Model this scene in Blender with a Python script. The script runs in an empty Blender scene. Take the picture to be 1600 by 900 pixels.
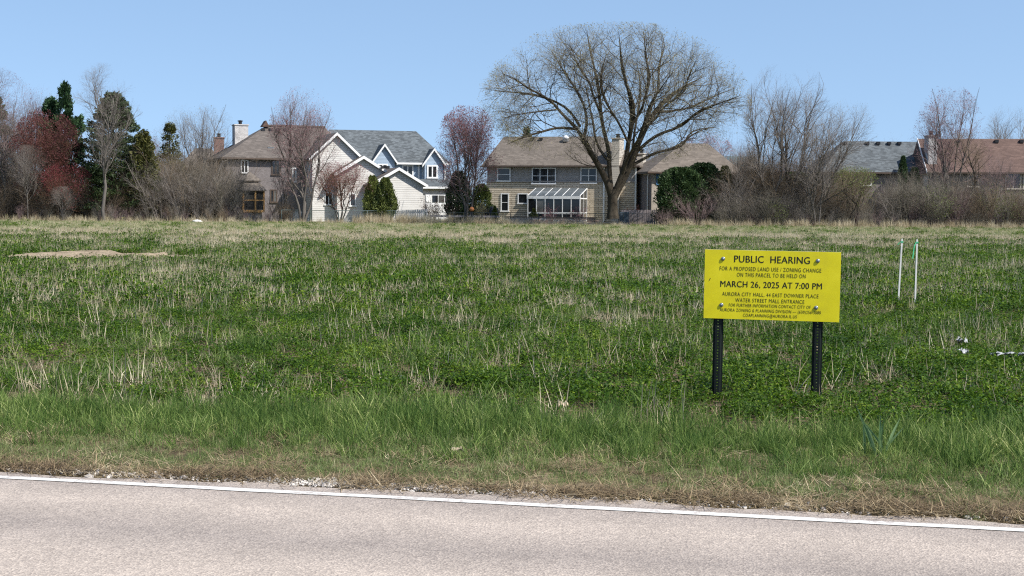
import bpy, math, random
import numpy as np
from mathutils import Matrix, Vector

R = math.radians
scene = bpy.context.scene
COL = scene.collection

# ------------------------------------------------------------------ camera
F = 2222.0                      # focal length in pixels of a 1600 px wide frame
CAM = Vector((0.0, 0.0, 1.66))
PITCH, ROLL = 3.34, 0.45
cam_rot = Matrix.Rotation(R(90 - PITCH), 3, 'X') @ Matrix.Rotation(R(ROLL), 3, 'Z')
cd = bpy.data.cameras.new('camera'); cam = bpy.data.objects.new('camera', cd)
COL.objects.link(cam)
cam.matrix_world = Matrix.Translation(CAM) @ cam_rot.to_4x4()
cd.sensor_width = 36.0; cd.lens = F / 1600.0 * 36.0
cd.clip_start = 0.1; cd.clip_end = 6000.0
scene.camera = cam

# ------------------------------------------------------------------ sky, sun, exposure
SUN_AZ = 32.0                   # degrees in front of straight right
SUN_EL = 48.0
sun_dir = Vector((math.cos(R(SUN_EL)) * math.cos(R(SUN_AZ)),
                  -math.cos(R(SUN_EL)) * math.sin(R(SUN_AZ)), math.sin(R(SUN_EL))))
world = bpy.data.worlds.new('World'); scene.world = world; world.use_nodes = True
wn = world.node_tree.nodes; wl = world.node_tree.links
bg = wn['Background']
sky = wn.new('ShaderNodeTexSky'); sky.sky_type = 'NISHITA'; sky.sun_disc = False
sky.sun_elevation = R(SUN_EL)
sky.sun_rotation = math.atan2(sun_dir.x, sun_dir.y)
sky.altitude = 200; sky.air_density = 1.3; sky.dust_density = 0.8; sky.ozone_density = 2.0
stc = wn.new('ShaderNodeTexCoord'); smp = wn.new('ShaderNodeMapping'); snm = wn.new('ShaderNodeVectorMath'); snm.operation = 'NORMALIZE'
smp.inputs['Location'].default_value = (0, 0, 0.24)      # a clear, deep sky: the pale rim lies below the horizon
wl.new(stc.outputs['Generated'], smp.inputs[0]); wl.new(smp.outputs[0], snm.inputs[0]); wl.new(snm.outputs[0], sky.inputs[0])
wl.new(sky.outputs[0], bg.inputs[0]); bg.inputs[1].default_value = 0.120
sd = bpy.data.lights.new('sun', 'SUN'); sd.energy = 4.6; sd.angle = R(0.53); sd.color = (1.0, 0.955, 0.89)
sun = bpy.data.objects.new('sun', sd); COL.objects.link(sun)
sun.rotation_euler = (-sun_dir).to_track_quat('-Z', 'Y').to_euler()
sun.location = (40, -20, 60)
scene.view_settings.view_transform = 'Standard'
scene.view_settings.look = 'None'
scene.view_settings.gamma = 1.0
scene.view_settings.exposure = 0.75
scene.cycles.use_denoising = False
scene.cycles.pixel_filter_type = 'BLACKMAN_HARRIS'; scene.cycles.filter_width = 1.15
scene.cycles.max_bounces = 6; scene.cycles.diffuse_bounces = 3; scene.cycles.glossy_bounces = 3
scene.cycles.transmission_bounces = 4; scene.cycles.transparent_max_bounces = 8
scene.cycles.caustics_reflective = False; scene.cycles.caustics_refractive = False

# ------------------------------------------------------------------ pixel helpers (real depths)
def ray(px, py):
    return cam_rot @ Vector(((px - 800) / F, -(py - 450) / F, -1.0))
def at(px, py, Y):
    d = ray(px, py); return CAM + d * (Y / d.y)
def ground(px, py, z=0.0):
    d = ray(px, py); return CAM + d * ((z - CAM.z) / d.z)
def base(px, Y):                # ground point at depth Y under pixel column px
    p = at(px, 350, Y); return Vector((p.x, Y, 0.0))
def ztop(px, py, Y): return at(px, py, Y).z
def ppm(Y): return F / Y

# road frame: white edge line through two measured points
LA, LB = ground(0, 745, .016), ground(1600, 828, .016)
rd = (LB - LA); rd.z = 0; rd.normalize()
rn = Vector((-rd.y, rd.x, 0))               # away from the camera, into the field
ROAD_YAW = math.atan2(rd.y, rd.x)
RO = LA.lerp(LB, 0.5)
def road(u, s, z=0.0):
    p = RO + rd * u + rn * s; return Vector((p.x, p.y, z))
def s_of(x, y): return (x - RO.x) * rn.x + (y - RO.y) * rn.y
def u_of(x, y): return (x - RO.x) * rd.x + (y - RO.y) * rd.y

# ------------------------------------------------------------------ object helpers
def tag(o, label=None, cat=None, group=None, kind=None):
    if label: o['label'] = label
    if cat: o['category'] = cat
    if group: o['group'] = group
    if kind: o['kind'] = kind
    return o
def thing(name, label, cat, loc=(0, 0, 0), rotz=0.0, group=None):
    o = bpy.data.objects.new(name, None); COL.objects.link(o)
    o.location = loc; o.rotation_euler = (0, 0, rotz); o.empty_display_size = 0.3
    return tag(o, label, cat, group)
def link(name, me, mats, parent=None):
    if not isinstance(mats, (list, tuple)): mats = [mats]
    if len(me.materials) == 0:
        for m in mats: me.materials.append(m)
    o = bpy.data.objects.new(name, me); COL.objects.link(o)
    if parent is not None: o.parent = parent
    return o
def mesh_np(name, verts, quads=None, tris=None, smooth=False, attr=None):
    me = bpy.data.meshes.new(name)
    verts = np.asarray(verts, dtype=np.float32).reshape(-1, 3)
    nq = 0 if quads is None else len(quads); nt = 0 if tris is None else len(tris)
    me.vertices.add(len(verts)); me.vertices.foreach_set('co', verts.ravel())
    idx = []
    if nq: idx.append(np.asarray(quads, dtype=np.int32).ravel())
    if nt: idx.append(np.asarray(tris, dtype=np.int32).ravel())
    idx = np.concatenate(idx)
    me.loops.add(len(idx)); me.loops.foreach_set('vertex_index', idx)
    ls = np.concatenate([np.arange(nq, dtype=np.int32) * 4, nq * 4 + np.arange(nt, dtype=np.int32) * 3])
    me.polygons.add(nq + nt); me.polygons.foreach_set('loop_start', ls)
    if smooth: me.polygons.foreach_set('use_smooth', np.ones(nq + nt, dtype=bool))
    if attr is not None:
        a = me.attributes.new('rnd', 'FLOAT', 'POINT'); a.data.foreach_set('value', np.asarray(attr, dtype=np.float32))
    me.update(calc_edges=True); me.validate()
    return me

class MB:
    def __init__(s): s.v = []; s.f = []; s.mi = []; s.m = 0
    def add(s, vs, fs):
        o = len(s.v); s.v += [tuple(p) for p in vs]; s.f += [tuple(o + i for i in f) for f in fs]; s.mi += [s.m] * len(fs)
        return s
    def box(s, x0, x1, y0, y1, z0, z1):
        return s.add([(x0,y0,z0),(x1,y0,z0),(x1,y1,z0),(x0,y1,z0),(x0,y0,z1),(x1,y0,z1),(x1,y1,z1),(x0,y1,z1)],
                     [(0,3,2,1),(4,5,6,7),(0,1,5,4),(1,2,6,5),(2,3,7,6),(3,0,4,7)])
    def prism(s, poly, vec):                  # poly: planar points, extruded by vec
        n = len(poly); vec = Vector(vec); a = [Vector(p) for p in poly]; b = [p + vec for p in a]
        nrm = Vector((0, 0, 0))
        for i in range(n): nrm += a[i].cross(a[(i + 1) % n])
        if nrm.dot(vec) > 0: a.reverse(); b.reverse()
        return s.add(a + b, [tuple(range(n)), tuple(range(2 * n - 1, n - 1, -1))] +
                     [(i, i + n, (i + 1) % n + n, (i + 1) % n) for i in range(n)])
    def bar(s, p, q, w, h=None):
        h = h or w; p = Vector(p); q = Vector(q); t = (q - p).normalized()
        ref = Vector((0, 0, 1)) if abs(t.z) < 0.9 else Vector((0, 1, 0))
        u = t.cross(ref).normalized() * (w / 2); v = u.cross(t).normalized() * (h / 2)
        return s.prism([p - u - v, p + u - v, p + u + v, p - u + v], q - p)
    def tube(s, pts, rad, k=8, cap=True):
        pts = [Vector(p) for p in pts]; n = len(pts)
        if not isinstance(rad, (list, tuple)): rad = [rad] * n
        ring = []
        for i, p in enumerate(pts):
            t = (pts[min(i + 1, n - 1)] - pts[max(i - 1, 0)]).normalized()
            ref = Vector((0, 1, 0)) if abs(t.y) < 0.9 else Vector((1, 0, 0))
            u = t.cross(ref).normalized(); v = t.cross(u)
            ring += [p + (u * math.cos(2 * math.pi * j / k) + v * math.sin(2 * math.pi * j / k)) * rad[i] for j in range(k)]
        fs = [(i * k + j, i * k + (j + 1) % k, (i + 1) * k + (j + 1) % k, (i + 1) * k + j) for i in range(n - 1) for j in range(k)]
        if cap: fs += [tuple(range(k - 1, -1, -1)), tuple(range((n - 1) * k, n * k))]
        return s.add(ring, fs)
    def lathe(s, prof, k=16, c=(0, 0, 0)):
        c = Vector(c); vs = []
        for r, z in prof:
            vs += [c + Vector((r * math.cos(2 * math.pi * j / k), r * math.sin(2 * math.pi * j / k), z)) for j in range(k)]
        n = len(prof)
        fs = [(i * k + j, i * k + (j + 1) % k, (i + 1) * k + (j + 1) % k, (i + 1) * k + j) for i in range(n - 1) for j in range(k)]
        fs += [tuple(range(k - 1, -1, -1)), tuple(range((n - 1) * k, n * k))]
        return s.add(vs, fs)
    def mesh(s, name, smooth=False):
        me = bpy.data.meshes.new(name); me.from_pydata(s.v, [], s.f)
        if any(s.mi): me.polygons.foreach_set('material_index', s.mi)
        if smooth: me.polygons.foreach_set('use_smooth', [True] * len(s.f))
        me.update(); return me
    def build(s, name, mats, parent=None, smooth=False): return link(name, s.mesh(name, smooth), mats, parent)

# ------------------------------------------------------------------ materials
class NT:
    def __init__(s, name):
        s.m = bpy.data.materials.new(name); s.m.use_nodes = True
        s.t = s.m.node_tree; s.b = s.t.nodes['Principled BSDF']; s.out = s.t.nodes['Material Output']
    def n(s, typ, **kw):
        nd = s.t.nodes.new(typ)
        for k, v in kw.items():
            if k in ('operation', 'blend_type', 'data_type', 'noise_dimensions', 'wave_type', 'bands_direction', 'attribute_name', 'wave_profile', 'offset', 'squash', 'feature'):
                setattr(nd, k, v)
            else: nd.inputs[k].default_value = v
        return nd
    def l(s, a, b): s.t.links.new(a, b); return s
    def pos(s): return s.n('ShaderNodeNewGeometry').outputs['Position']
    def obj(s): return s.n('ShaderNodeTexCoord').outputs['Object']
    def noise(s, vec, scale, detail=3, rough=0.55):
        nd = s.n('ShaderNodeTexNoise', Scale=scale, Detail=detail, Roughness=rough); s.l(vec, nd.inputs['Vector']); return nd.outputs['Fac']
    def ramp(s, fac, stops):
        nd = s.t.nodes.new('ShaderNodeValToRGB'); s.l(fac, nd.inputs[0]); e = nd.color_ramp.elements
        while len(e) < len(stops): e.new(0.5)
        for el, (p, c) in zip(e, stops): el.position = p; el.color = tuple(c) + (1,) if len(c) == 3 else c
        return nd.outputs[0]
    def mix(s, fac, a, b, blend='MIX'):
        nd = s.n('ShaderNodeMix', data_type='RGBA', blend_type=blend)
        for v, i in ((fac, 0), (a, 6), (b, 7)):
            if isinstance(v, bpy.types.NodeSocket): s.l(v, nd.inputs[i])
            else: nd.inputs[i].default_value = v if i == 0 else tuple(v) + (1,)
        return nd.outputs[2]
    def math(s, op, a, b=None):
        nd = s.n('ShaderNodeMath', operation=op)
        for i, v in enumerate((a, b)):
            if v is None: continue
            if isinstance(v, bpy.types.NodeSocket): s.l(v, nd.inputs[i])
            else: nd.inputs[i].default_value = v
        return nd.outputs[0]
    def bump(s, h, strength=0.3, dist=0.02):
        nd = s.n('ShaderNodeBump', Strength=strength, Distance=dist); s.l(h, nd.inputs['Height']); s.l(nd.outputs[0], s.b.inputs['Normal']); return s
    def color(s, c):
        if isinstance(c, bpy.types.NodeSocket): s.l(c, s.b.inputs['Base Color'])
        else: s.b.inputs['Base Color'].default_value = tuple(c) + (1,)
        return s
    def rough(s, v, spec=0.3): s.b.inputs['Roughness'].default_value = v; s.b.inputs['Specular IOR Level'].default_value = spec; return s

def plain(name, c, rough=0.6, var=0.12, scale=2.0, bump=0.0, bscale=40, spec=0.3, metallic=0.0):
    t = NT(name); o = t.obj()
    f = t.noise(o, scale, 5)
    t.color(t.ramp(f, [(0.3, tuple(x * (1 - var) for x in c)), (0.7, tuple(min(1, x * (1 + var)) for x in c))])).rough(rough, spec)
    t.b.inputs['Metallic'].default_value = metallic
    if bump: t.bump(t.noise(o, bscale, 4), bump, 0.01)
    return t.m

def siding(name, c, board=0.14, var=0.07):
    t = NT(name); o = t.obj(); sep = t.n('ShaderNodeSeparateXYZ'); t.l(o, sep.inputs[0])
    zf = t.math('FRACT', t.math('DIVIDE', sep.outputs[2], board))
    f = t.noise(o, 1.3, 4)
    col = t.ramp(f, [(0.3, tuple(x * (1 - var) for x in c)), (0.7, tuple(min(0.85, x * (1 + var)) for x in c))])
    seam = t.math('LESS_THAN', zf, 0.12)
    col = t.mix(t.math('MULTIPLY', seam, 0.5), col, tuple(x * 0.55 for x in c))
    t.color(col).rough(0.6, 0.3)
    t.bump(t.math('SUBTRACT', 1.0, zf), 0.9, 0.02)
    return t.m

def masonry(name, c1, c2, mortar, bw, bh, ms=0.012, bump=0.7):
    t = NT(name); o = t.obj(); sep = t.n('ShaderNodeSeparateXYZ'); t.l(o, sep.inputs[0])
    cmb = t.n('ShaderNodeCombineXYZ'); t.l(t.math('ADD', sep.outputs[0], sep.outputs[1]), cmb.inputs[0]); t.l(sep.outputs[2], cmb.inputs[1])
    br = t.n('ShaderNodeTexBrick', Scale=1.0); t.l(cmb.outputs[0], br.inputs['Vector'])
    br.inputs['Brick Width'].default_value = bw; br.inputs['Row Height'].default_value = bh
    br.inputs['Mortar Size'].default_value = ms; br.inputs['Mortar Smooth'].default_value = 0.3; br.inputs['Bias'].default_value = 0
    br.inputs['Color1'].default_value = tuple(c1) + (1,); br.inputs['Color2'].default_value = tuple(c2) + (1,); br.inputs['Mortar'].default_value = tuple(mortar) + (1,)
    f = t.noise(o, 3.0, 5)
    t.color(t.mix(0.5, br.outputs['Color'], t.ramp(f, [(0.3, (0.55, 0.55, 0.55)), (0.7, (1, 1, 1))]), 'MULTIPLY')).rough(0.85, 0.2)
    h = t.math('ADD', t.math('SUBTRACT', 1.0, br.outputs['Fac']), t.math('MULTIPLY', t.noise(o, 12, 3), 0.5))
    t.bump(h, bump, 0.03)
    return t.m

def shingles(name, c, var=0.2):
    t = NT(name); o = t.obj(); sep = t.n('ShaderNodeSeparateXYZ'); t.l(o, sep.inputs[0])
    cmb = t.n('ShaderNodeCombineXYZ'); t.l(t.math('ADD', sep.outputs[0], t.math('MULTIPLY', sep.outputs[1], 0.37)), cmb.inputs[0]); t.l(sep.outputs[2], cmb.inputs[1])
    br = t.n('ShaderNodeTexBrick', Scale=1.0); t.l(cmb.outputs[0], br.inputs['Vector'])
    br.inputs['Brick Width'].default_value = 0.33; br.inputs['Row Height'].default_value = 0.11; br.inputs['Mortar Size'].default_value = 0.008
    a = tuple(x * (1 - var) for x in c); b = tuple(x * (1 + var) for x in c)
    br.inputs['Color1'].default_value = a + (1,); br.inputs['Color2'].default_value = b + (1,); br.inputs['Mortar'].default_value = tuple(x * 0.6 for x in c) + (1,)
    f = t.noise(o, 0.8, 5)
    t.color(t.mix(0.6, br.outputs['Color'], t.ramp(f, [(0.3, (0.72, 0.72, 0.72)), (0.7, (1, 1, 1))]), 'MULTIPLY')).rough(0.9, 0.15)
    t.bump(t.noise(o, 9, 4), 0.5, 0.03)
    return t.m

def leafy(name, c1, c2, scale=0.6, trans=0.35, rough=0.55, attr=False, c3=None, spec=0.25):
    """foliage: colour drifts with place and from leaf to leaf, some light passes through"""
    t = NT(name); f = t.noise(t.pos(), scale, 4)
    oi = t.n('ShaderNodeObjectInfo').outputs['Random']
    fac = t.math('ADD', t.math('MULTIPLY', f, 0.8), t.math('MULTIPLY', t.math('SUBTRACT', oi, 0.5), 0.35))
    if attr:
        an = t.n('ShaderNodeAttribute', attribute_name='rnd').outputs['Fac']
        fac = t.math('ADD', fac, t.math('MULTIPLY', t.math('SUBTRACT', an, 0.5), 0.55))
    st = [(0.2, c1), (0.62, c2)] + ([(0.85, c3)] if c3 else [])
    col = t.ramp(fac, st); t.color(col).rough(rough, spec)
    tr = t.n('ShaderNodeBsdfTranslucent'); t.l(col, tr.inputs[0])
    ms = t.n('ShaderNodeMixShader'); ms.inputs[0].default_value = trans
    t.l(t.b.outputs[0], ms.inputs[1]); t.l(tr.outputs[0], ms.inputs[2]); t.l(ms.outputs[0], t.out.inputs[0])
    return t.m

def bark(name, c1, c2, scale=3.0, bump=0.5):
    t = NT(name); p = t.pos(); mp = t.n('ShaderNodeMapping'); t.l(p, mp.inputs[0]); mp.inputs['Scale'].default_value = (1, 1, 0.25)
    f = t.noise(mp.outputs[0], scale, 5, 0.65)
    t.color(t.ramp(f, [(0.3, c1), (0.7, c2)])).rough(0.9, 0.1)
    if bump: t.bump(t.noise(mp.outputs[0], scale * 4, 4), bump, 0.04)
    return t.m

M = {}
M['white'] = plain('white_paint', (0.66, 0.66, 0.65), 0.5, 0.04)
M['white_siding'] = siding('white_siding', (0.51, 0.495, 0.465), 0.2)
M['taupe_siding'] = siding('taupe_siding', (0.30, 0.275, 0.25))
M['cream_siding'] = siding('cream_siding', (0.42, 0.38, 0.32), 0.2)
M['blue_siding'] = siding('blue_siding', (0.27, 0.34, 0.42))
M['dark_siding'] = siding('brown_grey_siding', (0.17, 0.155, 0.135))
M['stone'] = masonry('ledge_stone', (0.68, 0.585, 0.455), (0.50, 0.425, 0.32), (0.26, 0.215, 0.16), 1.7, 0.19, 0.022, 1.0)
M['mauve_brick'] = masonry('mauve_brick', (0.215, 0.19, 0.188), (0.165, 0.145, 0.143), (0.20, 0.185, 0.18), 0.22, 0.075, 0.01, 0.4)
M['red_brick'] = masonry('red_brick', (0.30, 0.16, 0.125), (0.22, 0.12, 0.10), (0.27, 0.23, 0.21), 0.22, 0.075, 0.01, 0.4)
M['white_brick'] = masonry('white_painted_brick', (0.60, 0.58, 0.56), (0.50, 0.48, 0.46), (0.4, 0.38, 0.36), 0.3, 0.1, 0.012, 0.5)
M['beige_brick'] = masonry('beige_brick', (0.42, 0.37, 0.31), (0.33, 0.29, 0.24), (0.4, 0.37, 0.33), 0.22, 0.075, 0.01, 0.4)
M['brown_roof'] = shingles('brown_grey_shingles', (0.125, 0.108, 0.095))
M['taupe_roof'] = shingles('weathered_taupe_shingles', (0.15, 0.128, 0.107))
M['grey_roof'] = shingles('blue_grey_shingles', (0.10, 0.112, 0.118), 0.35)
M['red_roof'] = shingles('red_brown_shingles', (0.125, 0.083, 0.068))
M['teal_roof'] = shingles('teal_shingles', (0.08, 0.13, 0.145))
M['gutter'] = plain('brown_gutter', (0.09, 0.065, 0.05), 0.5)
M['metal_dark'] = plain('dark_metal', (0.03, 0.03, 0.032), 0.45, metallic=0.3)
M['fence_metal'] = plain('galvanised_green_metal', (0.15, 0.19, 0.18), 0.5, metallic=0.4)
M['fence_black'] = plain('black_coated_metal', (0.03, 0.038, 0.035), 0.5)
M['cedar'] = plain('cedar', (0.42, 0.24, 0.09), 0.7, 0.25, 3, 0.2)
M['grey_wood'] = plain('weathered_grey_wood', (0.30, 0.30, 0.30), 0.85, 0.25, 5, 0.3)
M['pink_wood'] = plain('pinkish_weathered_wood', (0.28, 0.24, 0.235), 0.85, 0.25, 5, 0.3)
M['screen'] = plain('insect_screen', (0.03, 0.028, 0.024), 0.8)
t = NT('window_glass'); oi = t.n('ShaderNodeObjectInfo').outputs['Random']
t.color(t.ramp(oi, [(0, (.010, .011, .013)), (.6, (.018, .02, .022)), (.8, (.05, .05, .048)), (1, (.11, .105, .095))])).rough(0.06, 0.5); M['glass'] = t.m
t = NT('sunroom_glass'); t.color((0.10, 0.115, 0.125)).rough(0.12, 0.7); M['roof_glass'] = t.m
M['sun_ball'] = plain('terracotta', (0.40, 0.15, 0.05), 0.5)
M['bark_grey'] = bark('grey_bark', (0.0600, 0.0540, 0.0480), (0.1440, 0.1290, 0.1140))
M['bark_dark'] = bark('dark_bark', (0.0315, 0.0259, 0.0210), (0.0840, 0.0700, 0.0595))
M['bark_elm'] = bark('furrowed_bark', (0.0222, 0.0177, 0.0130), (0.0682, 0.0563, 0.0409))
M['twig_grey'] = bark('grey_twigs', (0.1128, 0.0967, 0.0846), (0.2176, 0.1934, 0.1733), 1.5, 0)
M['twig_olive'] = bark('olive_twigs', (0.1114, 0.1005, 0.0755), (0.2138, 0.1917, 0.1574), 1.5, 0)
M['twig_pink'] = bark('pinkish_twigs', (0.1267, 0.0887, 0.0845), (0.2365, 0.1731, 0.1689), 1.5, 0)
M['twig_rust'] = bark('rusty_twigs', (0.0975, 0.0488, 0.0338), (0.1800, 0.0975, 0.0675), 1.5, 0)
M['twig_brown'] = bark('brown_twigs', (0.0845, 0.0630, 0.0435), (0.2254, 0.1739, 0.1207), 0.7, 0)
M['bud_olive'] = leafy('olive_buds', (0.1848, 0.1656, 0.0756), (0.3432, 0.3036, 0.1512), 0.5)
M['bud_pink'] = leafy('pink_buds', (0.24, 0.11, 0.12), (0.36, 0.19, 0.20), 0.5)
M['bud_rust'] = leafy('rust_buds', (0.1186, 0.0418, 0.0404), (0.2001, 0.0767, 0.0693), 0.5)
M['bud_crimson'] = leafy('crimson_buds', (0.1600, 0.0320, 0.0400), (0.2640, 0.0640, 0.0800), 0.5)
M['bud_green'] = leafy('fresh_green_buds', (0.10, 0.13, 0.03), (0.17, 0.21, 0.06), 0.5)
M['spruce'] = leafy('spruce_needles', (0.0330, 0.0525, 0.0210), (0.0900, 0.1275, 0.0450), 1.5, 0.15, attr=True)
M['pine'] = leafy('pine_needles', (0.0220, 0.0495, 0.0198), (0.0495, 0.0990, 0.0385), 1.5, 0.15, attr=True)
M['olive_pine'] = leafy('olive_needles', (0.05, 0.055, 0.015), (0.14, 0.135, 0.035), 1.0, 0.15, attr=True)
M['arborvitae'] = leafy('arborvitae_sprays', (0.0442, 0.0619, 0.0177), (0.1547, 0.1812, 0.0486), 2.0, 0.15, attr=True)
M['juniper'] = leafy('juniper_sprays', (0.0216, 0.0432, 0.0162), (0.0607, 0.1013, 0.0351), 1.5, 0.15, attr=True)
M['yew'] = leafy('golden_sprays', (0.05, 0.065, 0.012), (0.13, 0.14, 0.03), 1.5, 0.15, attr=True)
M['alfalfa'] = leafy('alfalfa_leaves', (0.026, 0.064, 0.005), (0.092, 0.164, 0.012), 0.45, 0.38, 0.45, True, (0.20, 0.26, 0.03), 0.15)
M['grass'] = leafy('blue_green_grass', (0.052, 0.105, 0.022), (0.185, 0.262, 0.065), 1.1, 0.42, 0.5, True, (0.50, 0.52, 0.22), 0.12)
M['lawn'] = leafy('yellowing_grass', (0.10, 0.165, 0.042), (0.26, 0.30, 0.115), 0.7, 0.42, 0.45, True, (0.52, 0.48, 0.28))
M['straw'] = leafy('dead_stalks', (0.30, 0.245, 0.15), (0.50, 0.435, 0.30), 0.7, 0.25, 0.6, True, (0.68, 0.61, 0.45))
M['thatch'] = leafy('flattened_thatch', (0.13, 0.09, 0.05), (0.34, 0.26, 0.15), 1.5, 0.2, 0.7, True, (0.50, 0.42, 0.28))

# ------------------------------------------------------------------ ground
t = NT('field_soil'); p = t.pos(); sep = t.n('ShaderNodeSeparateXYZ'); t.l(p, sep.inputs[0])
big = t.noise(p, 0.09, 4); mid = t.noise(p, 0.9, 5); fine = t.noise(p, 14, 5)
soil = t.ramp(t.math('ADD', t.math('MULTIPLY', mid, 0.5), t.math('MULTIPLY', fine, 0.5)),
              [(0.32, (0.040, 0.030, 0.018)), (0.5, (0.10, 0.078, 0.045)), (0.68, (0.24, 0.19, 0.115))])
turf = t.ramp(t.math('ADD', t.math('MULTIPLY', big, 0.6), t.math('MULTIPLY', fine, 0.4)),
              [(0.35, (0.085, 0.105, 0.03)), (0.5, (0.16, 0.155, 0.06)), (0.65, (0.27, 0.22, 0.11))])
farf = t.n('ShaderNodeMapRange'); t.l(sep.outputs[1], farf.inputs[0]); farf.inputs[1].default_value = 45; farf.inputs[2].default_value = 85
t.color(t.mix(farf.outputs[0], soil, turf)).rough(0.95, 0.1)
t.bump(fine, 0.8, 0.05)
M['soil'] = t.m
b = MB(); b.add([(-2500, -300, 0), (2500, -300, 0), (2500, 4500, 0), (-2500, 4500, 0)], [(0, 1, 2, 3)])
g = b.build('ground', M['soil']); tag(g, 'broad flat field of green alfalfa and dead stalks', 'field', kind='structure')

# road: slab with a worn wavy edge, white edge line
t = NT('chip_seal_asphalt'); p = t.pos()
mp = t.n('ShaderNodeMapping'); t.l(p, mp.inputs[0]); mp.vector_type = 'TEXTURE'
mp.inputs['Location'].default_value = RO; mp.inputs['Rotation'].default_value = (0, 0, ROAD_YAW)
sep = t.n('ShaderNodeSeparateXYZ'); t.l(mp.outputs[0], sep.inputs[0])
wob = t.noise(mp.outputs[0], 0.5, 3)
sv = t.math('ADD', sep.outputs[1], t.math('MULTIPLY', t.math('SUBTRACT', wob, 0.5), 0.35))
mr = t.n('ShaderNodeMapRange'); t.l(sv, mr.inputs[0]); mr.inputs[1].default_value = -2.4; mr.inputs[2].default_value = 0.3
light, dark = (0.385, 0.331, 0.282), (0.275, 0.238, 0.209)
md = tuple((a + c) / 2 for a, c in zip(light, dark))
band = t.ramp(mr.outputs[0], [(0.0, light), (0.30, light), (0.50, dark), (0.60, md), (0.72, light), (0.82, md), (0.90, dark), (0.975, light)])
pat = t.ramp(t.noise(p, 2.2, 4), [(0.3, (0.86, 0.86, 0.86)), (0.7, (1.0, 1.0, 1.0))])
col = t.mix(1.0, band, pat, 'MULTIPLY')
vo = t.n('ShaderNodeTexVoronoi', Scale=95.0); t.l(p, vo.inputs['Vector'])
spk = t.n('ShaderNodeSeparateColor'); t.l(vo.outputs['Color'], spk.inputs[0])
stones = t.ramp(spk.outputs[0], [(0.05, (0.45, 0.42, 0.42)), (0.35, (0.82, 0.80, 0.80)), (0.7, (1.05, 1.03, 1.0)), (0.95, (1.45, 1.42, 1.38))])
col = t.mix(0.45, col, stones, 'MULTIPLY')
vo2 = t.n('ShaderNodeTexVoronoi', Scale=34.0); t.l(p, vo2.inputs['Vector'])
spk2 = t.n('ShaderNodeSeparateColor'); t.l(vo2.outputs['Color'], spk2.inputs[0])
col = t.mix(0.16, col, t.ramp(spk2.outputs[0], [(0.05, (0.6, 0.58, 0.58)), (0.5, (1, 1, 1)), (0.95, (1.3, 1.28, 1.25))]), 'MULTIPLY')
t.color(col).rough(0.9, 0.25); t.bump(vo.outputs['Distance'], 0.6, 0.006)
M['asphalt'] = t.m
rng = np.random.default_rng(5)
b = MB(); N = 700; u0, u1 = -30, 30
us = np.linspace(u0, u1, N)
wv = 0.22 + 0.045 * np.sin(us * 0.9 + 1) + 0.03 * np.sin(us * 3.1) + 0.025 * np.sin(us * 8.3) + np.cumsum(rng.normal(0, .004, N)) * 0.4
wv += rng.normal(0, 0.012, N); wv = np.clip(wv, 0.12, 0.45)
vs = []; fs = []
for i in range(N):
    vs += [road(us[i], -8.2, 0.012), road(us[i], wv[i], 0.012), road(us[i], wv[i] + 0.03, -0.02)]
    if i: o = 3 * i; fs += [(o - 3, o, o + 1, o - 2), (o - 2, o + 1, o + 2, o - 1)]
b.add(vs, fs)
b.add([road(-400, -8.2, 0.011), road(u0, -8.2, 0.011), road(u0, .27, 0.011), road(-400, .27, 0.011)], [(0, 1, 2, 3)])
b.add([road(u1, -8.2, 0.011), road(400, -8.2, 0.011), road(400, .27, 0.011), road(u1, .27, 0.011)], [(0, 1, 2, 3)])
rdo = b.build('road', M['asphalt']); tag(rdo, 'pale pinkish chip seal road in the foreground', 'road', kind='structure')
t = NT('worn_road_paint'); p = t.pos()
f = t.math('ADD', t.math('MULTIPLY', t.noise(p, 28, 4, 0.7), 0.7), t.math('MULTIPLY', t.noise(p, 3, 3), 0.3))
t.color(t.ramp(f, [(0.40, (0.36, 0.32, 0.29)), (0.47, (0.50, 0.485, 0.45)), (0.7, (0.57, 0.555, 0.52))])).rough(0.7, 0.3); t.bump(vo.outputs['Distance'] if False else t.noise(p, 90, 2), 0.4, 0.004)
b = MB(); n = 400; ul = np.linspace(-60, 60, n); vs = []; fs = []
for i in range(n):
    vs += [road(ul[i], -0.040 + rng.normal(0, .003), 0.016), road(ul[i], 0.040 + rng.normal(0, .003), 0.016)]
    if i: fs.append((2 * i - 2, 2 * i, 2 * i + 1, 2 * i - 1))
b.add(vs, fs); ln = b.build('edge_line', t.m, rdo)

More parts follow.
